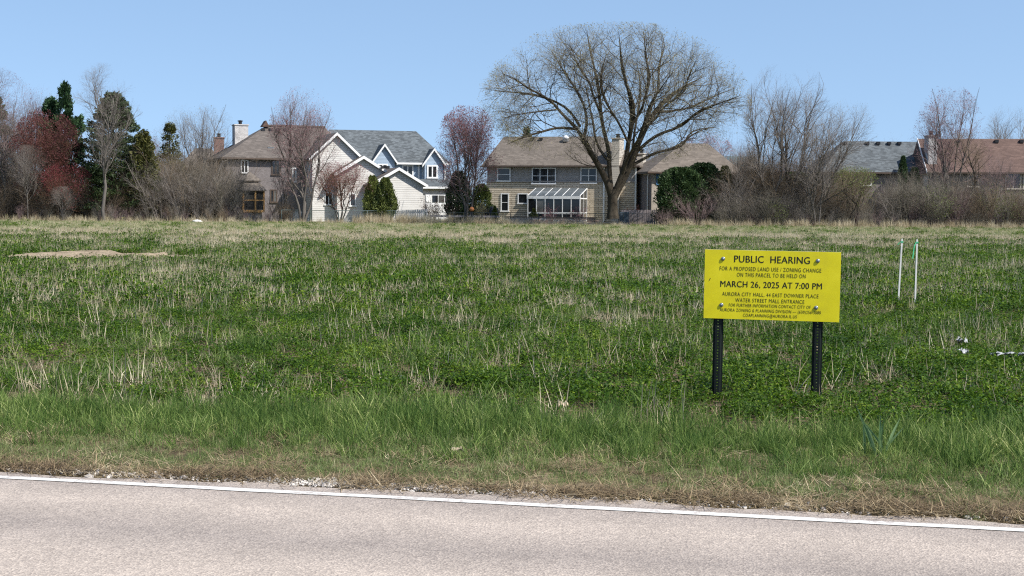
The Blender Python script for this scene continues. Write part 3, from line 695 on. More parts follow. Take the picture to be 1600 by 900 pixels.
b = MB(); b.lathe([(.30, -.3), (.30, 0), (.33, .02), (.31, .12), (.22, .25), (.10, .31), (.01, .33)], 16, (x, 3.6, z - .1)); b.build('tubular_skylight', M['white'], cr, True)
# sunroom
yf = -3.0; sx0, sx1 = Cc.X(824, yf), Cc.X(907, yf); zf = Cc.Z(865, 306, yf); zb = Cc.Z(880, 294.5, -.1); zk = Cc.Z(865, 330, yf); zm = Cc.Z(865, 336, yf) 
b = MB(); fwd = .12
b.box(sx0, sx1, yf, yf + fwd, zf - .28, zf); b.box(sx0, sx1, -.16, -.09, zb - .12, zb + .02)
zbot = .12
b.box(sx0, sx1, yf - .01, yf + fwd + .01, zbot, zbot + .28); b.box(sx0, sx1, yf, yf + fwd, zbot + .75, zbot + .9)
for i in range(7):
    x = sx0 + (sx1 - sx0 - .1) * i / 6
    b.box(x + .015, x + .085, yf + .005, yf + fwd - .005, zbot + .28, zf - .28)
    b.bar((x + .05, yf + .02, zf + .01), (x + .05, -.12, zb + .01), .06, .06)
for x in (sx0 + .03, sx1 - .09):
    b.box(x, x + .07, -.2, -.12, zbot, zb - .1); b.box(x, x + .065, -1.5, -1.42, zbot, zf + .45)
    b.box(x - .005, x + .075, yf + fwd, -.2, zf - .28, zf - .18); b.box(x - .005, x + .075, yf + fwd, -.2, zbot, zbot + .28); b.box(x, x + .07, yf + fwd, -.2, zbot + .75, zbot + .9)
b.box(sx0 - .1, sx1 + .1, yf - .1, -.085, 0, zbot - .004)
sr = b.build('sunroom', M['white'], Cc.t)
for i in range(6):
    xa = sx0 + (sx1 - sx0 - .1) * i / 6 + .087; xb = sx0 + (sx1 - sx0 - .1) * (i + 1) / 6 + .013
    p = MB(); p.box(xa, xb, yf + .05, yf + .07, zbot + .9, zf - .281); p.build('pane', M['glass'], sr)
    p = MB(); p.box(xa, xb, yf + .05, yf + .07, zbot + .281, zbot + .749); p.build('pane', M['glass'], sr)
    p = MB(); p.add([(xa, yf + .03, zf + .03), (xb, yf + .03, zf + .03), (xb, -.13, zb + .03), (xa, -.13, zb + .03), (xa, yf + .03, zf + .01), (xb, yf + .03, zf + .01), (xb, -.13, zb + .01), (xa, -.13, zb + .01)],
                    [(0, 1, 2, 3), (7, 6, 5, 4), (0, 4, 5, 1), (1, 5, 6, 2), (2, 6, 7, 3), (3, 7, 4, 0)]); p.build('roof_pane', M['roof_glass'], sr)
t = NT('tinted_side_glass'); t.color((.02, .025, .03)).rough(.05, .5); t.b.inputs['Transmission Weight'].default_value = .0; M['side_glass'] = t.m
for x in (sx0 + .05, sx1 - .06):
    for ya, yb2 in ((yf + fwd, -1.5), (-1.42, -.2)):
        p = MB(); p.box(x, x + .015, ya + .002, yb2 - .002, zbot + .9, zf - .281); p.build('pane', M['side_glass'], sr)
b = MB(); b.prism([(sx1 - .1, yf + .2, zf - .17), (sx1 - .1, -.2, zf - .17), (sx1 - .1, -.2, zb - .14)], (.04, 0, 0)); b.build('pane', M['side_glass'], sr)

# --- beige house right of the great tree
D = House('suburban_house', 'beige brick house with pale brown hip roof and blue shutters behind the junipers', 1080, 131, 12)
dx0, dx1 = D.X(1018, 0), D.X(1150, 0); dze = D.Z(1080, 269, 0); dzr = D.Z(1085, 224, 3.6)
walls(D, dx0 + .004, dx1, 0.004, 7, dze - .05, M['beige_brick'])
b = MB(); b.box(dx0 - .03, dx0, 0.1, 6.9, .02, dze - .3); b.build('side_shade', M['mauve_brick'], D.t)  # thin mauve sheet: shade of the left wall put in as darker colour
dr = hip_roof(D, dx0, dx1, 0, 7, dze, dzr, D.X(1066, 3.5, 224), D.X(1106, 3.5, 224), M['taupe_roof'], .5)
wpx(D, 1030.5, 1043, 271, 289, 0, 1, 2)
x0, z0 = D.F(1025, 289, 0); x1, z1 = D.F(1030, 271, 0); b = MB(); b.box(x0, x1, -.05, -.003, z0, z1); b.build('shutter', plain('blue_paint', (.06, .14, .26), .5), D.t)
x0 = dx0 + .05
b = MB(); b.tube([(dx0 - .12, .7, dze - .25), (dx0 - .16, .7, dze - .5), (dx0 - .14, .75, 2.0), (dx0 - .12, .8, .15)], .055, 6); b.build('downspout', M['white'], D.t)

# --- grey roofed house and brown roofed house on the right
E = House('suburban_house', 'brick house with blue grey shingle roof behind the right hand thicket', 1375, 136, 1)
ex0, ex1 = E.X(1288, 0), E.X(1462, 0); eze = E.Z(1380, 269, 0); ezr = E.Z(1380, 221, 5)
walls(E, ex0, ex1, 0, 10, eze - .05, M['mauve_brick'])
er = hip_roof(E, ex0, ex1, 0, 10, eze, ezr, E.X(1318, 5, 221), E.X(1470, 5, 221), M['grey_roof'])
vents(E, er, (1320, 1355, 1372, 1389, 1405), 224, 4.4)
wpx(E, 1344, 1362, 272, 290, 0, 2); wpx(E, 1287.5, 1297, 271, 291, 0, 1); wpx(E, 1296, 1302, 312, 326, 0, 1)
Ff = House('suburban_house', 'brown grey house with red brown shingle roof at the right edge', 1540, 131, -6)
fx0, fx1 = Ff.X(1452, 0), Ff.X(1690, 0); fze = Ff.Z(1540, 269, 0); fzr = Ff.Z(1560, 217, 5)
walls(Ff, fx0, fx1, 0, 10, fze - .05, M['dark_siding'])
b = MB(); X0, X1 = fx0 - .3, fx1 + .4
b.prism([(X0, -.4, fze - .15), (X0, -.4, fze), (X0, 5, fzr), (X0, 10.4, fze), (X0, 10.4, fze - .15)], (X1 - X0, 0, 0)); fr = b.build('roof', M['red_roof'], Ff.t)
b = MB(); b.prism([(X0 - .05, -.45, fze - .2), (X0 - .05, -.45, fze + .06), (X0 - .05, 5, fzr + .06), (X0 - .05, 5, fzr - .2)], (.045, 0, 0)); b.build('rake_board', M['white'], fr)
b = MB(); b.box(X0, X1, -.5, -.405, fze - .14, fze - .01); b.build('gutter', M['gutter'], fr)
wpx(Ff, 1570, 1596, 270, 295, 0, 2, frame=M['cream_siding']); wpx(Ff, 1598, 1624, 270, 295, 0, 2, frame=M['cream_siding']); wpx(Ff, 1511, 1530, 271, 292, 0, 2, frame=M['cream_siding'])
chimney(Ff, Ff.X(1449, .8), Ff.X(1463, .8), .8, 3.0, 0, Ff.Z(1456, 213, .8), M['white_brick'])
vents(Ff, fr, (1497, 1557, 1596), 221, 4.4)
# --- hidden houses
G = House('suburban_house', 'house with tall red brick chimney showing above the left thicket', 325, 146, 10)
gx0, gx1 = G.X(285, 0), G.X(352, 0); gze = G.Z(330, 262, 0); gzr = G.Z(330, 232, 4)
walls(G, gx0, gx1, 0, 8, gze - .05, M['beige_brick']); gr = hip_roof(G, gx0, gx1, 0, 8, gze, gzr, G.X(305, 4), G.X(330, 4), M['taupe_roof'])
chimney(G, G.X(334.5, -.6), G.X(350, -.6), -.6, .5, 0, G.Z(342, 216, -.6), M['red_brick'])
Hh = House('suburban_house', 'distant house with dark teal roof beside the beige house', 1150, 185, 8)
hx0, hx1 = Hh.X(1105, 0), Hh.X(1195, 0); hze = Hh.Z(1150, 264, 0); hzr = Hh.Z(1150, 244, 4)
walls(Hh, hx0, hx1, 0, 8, hze - .05, M['cream_siding']); hip_roof(Hh, hx0, hx1, 0, 8, hze, hzr, Hh.X(1122, 4), Hh.X(1178, 4), M['teal_roof'])

# ------------------------------------------------------------------ gazebo
Gz = base(390, 125); gt = thing('gazebo', 'octagonal cedar gazebo with two tiered shingle roof beside the left house', 'gazebo', Gz, R(10))
k = ppm(125); gr_ = 24 / k; zfl = ztop(390, 328, 125); zev = ztop(390, 297, 125); zmid = ztop(390, 284, 125); zap = ztop(390, 268, 125)
def octo(r, z, ph=22.5): return [(r * math.cos(R(ph + 45 * i)), r * math.sin(R(ph + 45 * i)), z) for i in range(8)]
def ring_roof(r0, z0, r1, z1, th=.08):
    b = MB(); b.add(octo(r0, z0) + octo(r1, z1) + octo(r0, z0 - th), [(i, (i + 1) % 8, 8 + (i + 1) % 8, 8 + i) for i in range(8)] + [(16 + i, 16 + (i + 1) % 8, (i + 1) % 8, i) for i in range(8)] + [tuple(range(15, 7, -1))[::-1], tuple(range(23, 15, -1))])
    return b
lr = ring_roof(gr_ * 1.18, zev, gr_ * .72, zmid - .06).build('roof', M['taupe_roof'], gt)
b = MB(); b.add(octo(gr_ * .62, zmid - .06) + octo(gr_ * .62, zmid + .12), [(i, (i + 1) % 8, 8 + (i + 1) % 8, 8 + i) for i in range(8)]); b.build('cupola', M['cedar'], gt)
ring_roof(gr_ * .82, zmid + .1, .03, zap).build('upper_roof', M['taupe_roof'], gt)
b = MB(); b.prism(octo(gr_ * 1.05, zfl - .2), (0, 0, .2)); b.build('floor', M['cedar'], gt)
b = MB(); b.prism(octo(gr_ * .85, .01), (0, 0, zfl - .22)); b.build('base', M['grey_wood'], gt)
oc = [Vector(p) for p in octo(gr_, 0)]
for i in range(8):
    b = MB(); b.box(oc[i].x - .07, oc[i].x + .07, oc[i].y - .07, oc[i].y + .07, zfl, zev - .08); b.build('post', M['cedar'], gt)
    p, q = oc[i], oc[(i + 1) % 8]; up = Vector((0, 0, 1))
    b = MB(); b.bar(p + up * (zfl + .85), q + up * (zfl + .85), .06, .09); b.build('rail', M['cedar'], gt)
    b = MB(); e = (q - p).normalized().cross(up) * .01
    pp, qq = p.lerp(q, .06), p.lerp(q, .94); b.prism([pp + up * (zfl + .02) - e, qq + up * (zfl + .02) - e, qq + up * (zev - .1) - e, pp + up * (zev - .1) - e], e * 2); b.build('screen_panel', M['screen'], gt)

# ------------------------------------------------------------------ fences and yard things
def chain_fence(label, p0, p1, Y, ytop_px, metal, step=2.6, mesh_step=.09):
    a, c = base(p0, Y), base(p1, Y); L = (c - a).length; h = ztop((p0 + p1) / 2, ytop_px, Y)
    ft = thing('chain_link_fence', label, 'fence', a, math.atan2(c.y - a.y, c.x - a.x), 'chain link fences at the far edge of the field')
    n = int(L / step) + 1
    for i in range(n + 1):
        x = L * i / n; b = MB(); b.tube([(x, 0, -.1), (x, 0, h + .03)], .03, 6); b.build('post', metal, ft)
    b = MB(); b.tube([(0, 0, h), (L, 0, h)], .022, 6); b.build('top_rail', metal, ft)
    b = MB(); hh = h - .06
    x = -hh
    while x < L:
        for sg in (1, -1):
            xa, xb = (x, x + hh) if sg > 0 else (x + hh, x); za, zb = .04, hh
            if min(xa, xb) < 0 or max(xa, xb) > L: continue
            y = .006 * sg; w = .0035
            b.add([(xa - w, y, za), (xa + w, y, za), (xb + w, y, zb), (xb - w, y, zb)], [(0, 1, 2, 3)])
        x += mesh_step
    b.build('wire_mesh', metal, ft)
    return ft
chain_fence('pale galvanised chain link fence in front of the white gabled house', 440, 663, 120.5, 329, M['fence_metal'])
chain_fence('dark chain link fence in front of the stone house and great tree', 665, 1062, 122.5, 333, M['fence_black'])
def picket_fence(label, p0, p1, Y, ytops, mat, step=.16):
    a, c = base(p0, Y), base(p1, Y); L = (c - a).length
    ft = thing('picket_fence', label, 'fence', a, 0)
    h0, h1 = ztop(p0, ytops[0], Y), ztop(p1, ytops[1], Y); x = 0; rr = random.Random(int(p0)); me = None
    b = MB(); b.box(-.065, .065, -.012, .012, 0, 1); me = b.mesh('picket'); me.materials.append(mat)
    while x < L:
        o = bpy.data.objects.new('picket', me); COL.objects.link(o); o.parent = ft
        h = h0 + (h1 - h0) * x / L; o.location = (x, 0, .03); o.scale = (1, 1, h - .03 + rr.uniform(-.02, .02)); o.rotation_euler = (0, rr.uniform(-.012, .012), 0); x += step
    for f in (.25, .8):
        b = MB(); b.bar((0, .04, h0 * f), (L, .04, h1 * f), .05, .09); b.build('rail', mat, ft)
picket_fence('grey weathered picket fence left of the pink tree trunk', 444, 482, 123, (330, 331), M['grey_wood'])
picket_fence('low grey picket fence sloping down beside the crabapple tree', 516, 556, 122, (344, 338), M['grey_wood'])
picket_fence('grey board fence under the white gable end wall', 618, 668, 124, (329, 327), M['grey_wood'])
picket_fence('pinkish grey board fence right of the great tree trunk', 972, 1026, 127, (328, 328), M['pink_wood'])

# stacked stone terrace edge
t = plain('pink_flagstone', (.40, .27, .21), .9, .25, 4, .4); t2 = plain('grey_flagstone', (.33, .28, .24), .9, .25, 4, .4)
a, c = base(786, 124), base(930, 124); L = (c - a).length
rw = thing('retaining_wall', 'low dry stone terrace wall of pinkish flagstones below the sunroom', 'wall', a, 0); rr = random.Random(4)
sm = []
for i in range(5):
    b = MB(); b.prism([(0, 0, .0), (1, 0, .02), (.98, 0, .95), (.5, 0, 1.0), (.02, 0, .93)], (0, 1, 0)); b.v = [(x + rr.uniform(-.03, .03), y + rr.uniform(-.1, .1), z) for x, y, z in b.v]
    m_ = b.mesh('stone'); m_.materials.append(t if i % 2 else t2); sm.append(m_)
for row in range(3):
    x = -rr.uniform(0, .3)
    while x < L:
        w = rr.uniform(.35, .8); o = bpy.data.objects.new('stone', rr.choice(sm)); COL.objects.link(o); o.parent = rw
        o.location = (x, rr.uniform(-.05, .05), row * .2); o.scale = (w - .02, .4, .19); x += w
b = MB(); b.box(-.1, L + .1, -.1, .45, .6, .66); b.build('coping', M['gutter'], rw)
a, c = base(664, 124.5), base(782, 124.5); L = (c - a).length
tb = thing('timber_edging', 'long low timber bed edging below the garage door', 'edging', a, 0)
for i in range(4):
    b = MB(); b.box(L * i / 4 + .02, L * (i + 1) / 4 - .02, -.08, .08, .56, .72); b.build('timber', M['pink_wood'], tb)
    b = MB(); b.box(L * (i + .5) / 4 - .07, L * (i + .5) / 4 + .07, -.06, .06, -.05, .555); b.build('leg', M['gutter'], tb)
p = base(737, 123.4); zc = ztop(737, 327, 123.4)
gb = thing('garden_ball', 'orange ball ornament on a dark stand by the pink tree', 'ornament', p)
b = MB(); b.lathe([(.02, -.22), (.12, -.185), (.2, -.07), (.22, 0), (.2, .07), (.12, .185), (.02, .22)], 16, (0, 0, zc)); b.build('ball', M['sun_ball'], gb, True)
b = MB(); b.lathe([(.25, 0), (.25, .08), (.08, .15), (.08, zc - .25), (.14, zc - .17)], 12); b.build('stand', M['metal_dark'], gb)
p = base(767, 126); zt = ztop(767, 323, 126); zb_ = ztop(767, 338, 126)
gl = thing('covered_grill', 'rounded grill under a black cover by the stone wall', 'grill', p)
b = MB(); b.lathe([(.50, 0), (.55, .4), (.62, .8), (.64, 1.0), (.55, zt - .1), (.3, zt), (.02, zt + .02)], 14); b.v = [(x * 1.1, y * .6, z) for x, y, z in b.v]; b.build('cover', plain('black_cover', (.02, .02, .03), .6, .3, 5, .5, 4), gl, True)
b = MB(); b.tube([(-.78, 0, 1.05), (-.6, 0, 1.05), (.6, 0, 1.05), (.78, 0, 1.05)], .05, 6); b.build('side_shelf', M['metal_dark'], gl)
p = base(975, 126); ab = thing('utility_box', 'dark blue grey utility box right of the great tree trunk', 'utility box', p); z0 = ztop(975, 342, 126); z1 = ztop(975, 331, 126)
b = MB(); b.box(-.4, .4, -.3, .3, .05, z1); b.build('cabinet', plain('slate_paint', (.06, .08, .10), .6), ab)
b = MB(); b.box(-.46, .46, -.36, .36, 0, .05); b.build('base', M['grey_wood'], ab)
b = MB(); b.box(-.34, .34, -.32, -.301, .2, z1 - .12); b.build('door', plain('slate_door', (.075, .095, .115), .6), ab)
p = base(308, 118.6); rk = MB(); rk.lathe([(.05, -.03), (.3, .0), (.34, .08), (.2, .2), (.03, .25)], 7); rr = random.Random(3); rk.v = [(x * rr.uniform(.8, 1.2) * 1.3, y * rr.uniform(.8, 1.2), z) for x, y, z in rk.v]
ro = rk.build('boulder', plain('white_stone', (.55, .53, .5), .9, .2, 6, .4)); ro.location = p; tag(ro, 'small white boulder at the foot of the left thicket', 'boulder')

# ------------------------------------------------------------------ bare trees: branches grown level by level
def resample(P, n):
    d = np.r_[0, np.cumsum(np.linalg.norm(np.diff(P, axis=0), axis=1))]; tt = np.linspace(0, d[-1], n)
    # smooth through the points
    Q = np.stack([np.interp(tt, d, P[:, k]) for k in range(3)], 1)
    for _ in range(2): Q[1:-1] = .25 * Q[:-2] + .5 * Q[1:-1] + .25 * Q[2:]
    return Q
def tubes(P, Rr, k):
    """P (M,N,3) polylines, Rr (M,N) radii -> verts, quads"""
    Mn, N = Rr.shape
    T = np.empty_like(P); T[:, 1:-1] = P[:, 2:] - P[:, :-2]; T[:, 0] = P[:, 1] - P[:, 0]; T[:, -1] = P[:, -1] - P[:, -2]; T = unit(T)
    ov = unit(P[:, -1] - P[:, 0]); ref = np.where(np.abs(ov[:, 2:3]) < .8, np.array([[0, 0, 1.]]), np.array([[1., .2, 0]]))
    U = unit(np.cross(T, ref[:, None, :])); W = np.cross(T, U); a = 2 * np.pi * np.arange(k) / k
    V = P[:, :, None, :] + Rr[:, :, None, None] * (np.cos(a)[None, None, :, None] * U[:, :, None, :] + np.sin(a)[None, None, :, None] * W[:, :, None, :])
    i = np.arange(Mn * N * k).reshape(Mn, N, k); j = np.roll(i, -1, axis=2)
    Q = np.stack([i[:, :-1], j[:, :-1], j[:, 1:], i[:, 1:]], -1).reshape(-1, 4)
    return V.reshape(-1, 3), Q
def grow(rng, P, Rr, nc, t0, t1, ang, L, n, up=.15, wander=.12, rmax=.7, rk=.012, tip=.25, env=None, spin=None):
    """nc children on each parent polyline; L: array (M,nc) or callable(t, parent_length)"""
    Mn, N, _ = P.shape; plen = np.linalg.norm(np.diff(P, axis=1), axis=2).sum(1)
    t = t0 + (t1 - t0) * (np.arange(nc)[None] + rng.uniform(0, 1, (Mn, nc))) / nc
    x = t * (N - 1); i = np.minimum(x.astype(int), N - 2); f = (x - i)[..., None]; m = np.arange(Mn)[:, None]
    S = P[m, i] * (1 - f) + P[m, i + 1] * f; T = unit(P[m, i + 1] - P[m, i]); r = Rr[m, i] * (1 - f[..., 0]) + Rr[m, i + 1] * f[..., 0]
    Lc = L(t, plen[:, None]) * rng.uniform(.7, 1.25, t.shape)
    az = rng.uniform(0, 2 * np.pi, (Mn, 1)) + np.arange(nc)[None] * 2.4 + rng.normal(0, .4, t.shape)
    rf = np.where(np.abs(T[..., 2:3]) < .9, np.array([0, 0, 1.]), np.array([1., 0, 0])); U = unit(np.cross(T, rf)); W = np.cross(T, U)
    a = rng.normal(ang, .16, t.shape)[..., None]
    d = np.cos(a) * T + np.sin(a) * (np.cos(az)[..., None] * U + np.sin(az)[..., None] * W)
    S = S.reshape(-1, 3); d = unit(d.reshape(-1, 3)); Lc = Lc.reshape(-1); r = r.reshape(-1)
    if env is not None:
        for _ in range(4):
            out = ~env(S + d * Lc[:, None] + np.array([0, 0, up * .5]) * Lc[:, None]); Lc = np.where(out, Lc * .62, Lc)
        keep = Lc > .12; S, d, Lc, r = S[keep], d[keep], Lc[keep], r[keep]
    pts = [S]; st = (Lc / (n - 1))[:, None]
    for q in range(n - 1):
        pts.append(pts[-1] + d * st)
        d = unit(d + rng.normal(0, wander, d.shape) + np.array([0, 0, up]))
    r0 = np.minimum(r * rmax, Lc * rk + .002)
    R2 = r0[:, None] * np.linspace(1, tip, n)[None]
    return np.stack(pts, 1), R2
def join(parts):
    V, Q, o = [], [], 0
    for v, q in parts: V.append(v); Q.append(q + o); o += len(v)
    return np.concatenate(V), np.concatenate(Q)
def bud_mesh(rng, P, n, size, name='buds'):
    m = rng.integers(0, len(P), n); f = rng.uniform(.3, 1, n)[:, None]; C = P[m, -2] * (1 - f) + P[m, -1] * f + rng.normal(0, .03, (n, 3))
    A = unit(rng.normal(0, 1, (n, 3)) + [0, 0, .5]) * size * rng.uniform(.6, 1.3, (n, 1)); Bv = unit(np.cross(A, rng.normal(0, 1, (n, 3)))) * size * .6
    V, q, r = rhombs(C, A, Bv, rng.uniform(0, 1, n)); return mesh_np(name, V, q, attr=r)

def make_tree(name, label, loc, stems, rng, barkm, twigm, levels, budm=None, nbud=0, bsize=.035, env=None, cat='tree', group=None, rotz=0):
    """stems: list of (points, radii) in local coordinates; levels: keyword dicts for grow()"""
    tr = thing(name, label, cat, loc, rotz, group)
    wig = rng.normal(0, 1, (len(stems), 6))
    def wiggle(Q, w, r):
        f = np.linspace(0, 1, len(Q)); L = np.linalg.norm(Q[-1] - Q[0]); a = .023 * L * np.clip(f * 4, 0, 1) * (r[0] < .42)
        Q = Q.copy(); Q[:, 0] += a * (np.sin(7 * f + w[0]) + .7 * np.sin(15 * f + w[1])) * np.abs(w[4]); Q[:, 1] += a * (np.sin(8 * f + w[2]) + .7 * np.sin(14 * f + w[3])); return Q
    n = 14; P = np.stack([resample(np.asarray(p, float), n) for p, r in stems]); Rr = np.stack([np.interp(np.linspace(0, 1, n), np.linspace(0, 1, len(r)), r) for p, r in stems])
    woody = [tubes(P, Rr, 8)]; twig = []; allp = None
    P = np.stack([wiggle(Q, w, r) for Q, w, r in zip(P, wig, Rr)])
    woody = [tubes(P, Rr, 8)]; P0, R0 = P, Rr
    for li, lv in enumerate(levels):
        k = lv.pop('sides', 3); wood = lv.pop('wood', False)
        P, Rr = grow(rng, P, Rr, env=env, **lv)
        if li == 0 and P.shape[1] == 7 and len(levels) == 4:      # the leaders carry side branches as well
            P = np.concatenate([P, np.stack([resample(p[int(n * .4):], 7) for p in P0])]); Rr = np.concatenate([Rr, np.stack([np.interp(np.linspace(.4, 1, 7), np.linspace(0, 1, n), r) for r in R0])])
        (woody if wood else twig).append(tubes(P, Rr, k))
    v, q = join(woody); link('trunk', mesh_np('trunk', v, q, smooth=True), barkm, tr)
    v, q = join(twig); cr = link('crown', mesh_np('crown', v, q), twigm, tr)
    if budm: tag(link('buds', bud_mesh(rng, P, nbud, bsize), budm, cr), kind='stuff')
    return tr

# --- the great vase-shaped tree
HY = 120.0; hb = base(957, HY)
def hp(zx, zy, dy):            # traced position in the photograph + a real depth offset
    p = at(720 + zx / 2.8125, 20 + zy / 2.8125, HY + dy); return (p.x - hb.x, p.y - hb.y, p.z)
k = 1 / 2.8125 / ppm(HY)
trace = [
 ([(668, 905), (667, 870), (667, 835), (668, 800), (669, 775)], [.62, .53, .50, .50, .46], (0, 0)),
 ([(662, 805), (645, 750), (625, 705), (598, 660), (568, 605), (535, 545), (508, 508)], [.36, .32, .30, .28, .26, .23, .20], (0, -1.5)),
 ([(508, 508), (470, 478), (425, 420), (350, 352), (262, 302), (180, 268)], [.17, .15, .12, .09, .06, .03], (-1.5, -4)),
 ([(515, 512), (465, 506), (420, 503), (350, 525), (290, 540), (200, 580)], [.14, .12, .11, .09, .06, .03], (-1.5, -3)),
 ([(540, 550), (560, 480), (542, 400), (505, 330), (445, 250), (400, 165)], [.17, .15, .12, .10, .07, .03], (-1.2, 1.5)),
 ([(525, 500), (455, 402), (385, 372), (300, 352), (205, 352), (110, 335)], [.14, .12, .10, .08, .05, .025], (-1.3, 2.5)),
 ([(430, 425), (350, 432), (280, 442), (180, 462)], [.08, .07, .05, .02], (-2.5, -5)),
 ([(664, 790), (652, 690), (644, 600), (625, 520), (612, 440), (606, 350), (600, 250), (572, 150), (552, 75)], [.26, .23, .21, .19, .16, .13, .10, .07, .03], (0, .5)),
 ([(612, 440), (570, 330), (522, 240), (480, 135)], [.12, .10, .07, .03], (.3, -3)),
 ([(648, 650), (603, 600), (590, 520), (575, 450), (560, 380), (540, 300)], [.15, .13, .11, .09, .07, .04], (0, 4)),
 ([(676, 790), (715, 690), (733, 610), (740, 520), (760, 420), (742, 330), (722, 250), (700, 150), (690, 80)], [.30, .26, .24, .22, .18, .14, .10, .07, .03], (0, -2)),
 ([(735, 570), (700, 490), (660, 432), (630, 388), (605, 300), (640, 180)], [.13, .11, .10, .08, .06, .03], (-1.2, -4)),
 ([(745, 505), (800, 400), (828, 300), (830, 180), (795, 85)], [.15, .13, .10, .07, .03], (-1.3, -4)),
 ([(675, 808), (705, 745), (742, 682), (770, 600), (800, 520), (840, 440), (900, 380), (960, 330), (1060, 282)], [.38, .34, .31, .27, .22, .17, .12, .08, .03], (0, 2)),
 ([(802, 515), (850, 370), (880, 260), (900, 160), (875, 80)], [.16, .13, .10, .07, .03], (1.0, 3)),
 ([(760, 625), (820, 552), (900, 520), (980, 490), (1050, 440), (1130, 400), (1225, 362)], [.18, .16, .14, .11, .09, .06, .025], (.6, -2.5)),
 ([(742, 680), (800, 640), (870, 605), (940, 600), (990, 560), (1040, 510), (1135, 500)], [.17, .15, .13, .11, .09, .06, .025], (.4, 3.0)),
 ([(845, 440), (930, 430), (1010, 420), (1100, 372), (1200, 332)], [.12, .10, .08, .06, .025], (1.2, 3.5)),
 ([(810, 500), (860, 470), (930, 380), (1000, 300), (1040, 200)], [.13, .11, .09, .06, .025], (1.0, -4)),
 ([(720, 700), (760, 590), (770, 480), (800, 360), (770, 220)], [.14, .12, .10, .07, .03], (.3, 6)),
 ([(700, 730), (740, 620), (790, 540), (830, 400), (930, 260)], [.14, .12, .10, .07, .03], (0, -6)),
]
stems = []
for pts, rad, (d0, d1) in trace:
    rad = [r * (.92 if i == 0 and len(pts) == 5 else .85) for i, r in enumerate(rad)]; rad[-1] *= .5 if len(pts) > 5 or rad[0] < .3 else 1
    stems.append(([hp(a, c, d0 + (d1 - d0) * i / (len(pts) - 1)) for i, (a, c) in enumerate(pts)], rad))
ec = hp(668, 430, 0)
def hero_env(p):
    x = (p[:, 0] - ec[0]) / 11.6; y = (p[:, 1] - ec[1]) / 9.0; z = p[:, 2] - ec[2]; z = np.where(z > 0, z / 7.35, z / 4.4)
    return (np.abs(x) ** 2.3 + np.abs(y) ** 2.3) + np.abs(z) ** 2.3 < 1
rng = np.random.default_rng(77)
make_tree('great_tree', 'huge bare vase shaped tree with forked trunk in front of the stone house', hb, stems, rng, M['bark_elm'], M['twig_olive'],
  [dict(nc=11, t0=.28, t1=.98, ang=.85, L=lambda t, l: .7 + 3.0 * (1 - .5 * t), n=7, up=.05, wander=.20, rk=.0125, sides=5, wood=True),
   dict(nc=8, t0=.15, t1=.98, ang=.75, L=lambda t, l: .3 + .55 * l * (1 - .4 * t), n=5, up=.05, wander=.24, rk=.010, sides=3, wood=True),
   dict(nc=6, t0=.15, t1=1, ang=.65, L=lambda t, l: .3 + .5 * l, n=3, up=.08, wander=.22, rk=.009, sides=3),
   dict(nc=3, t0=.2, t1=1, ang=.6, L=lambda t, l: .24 + .42 * l, n=2, up=.08, wander=.1, rk=.010, tip=.5, sides=3)],
  M['bud_olive'], 30000, .042, env=hero_env)

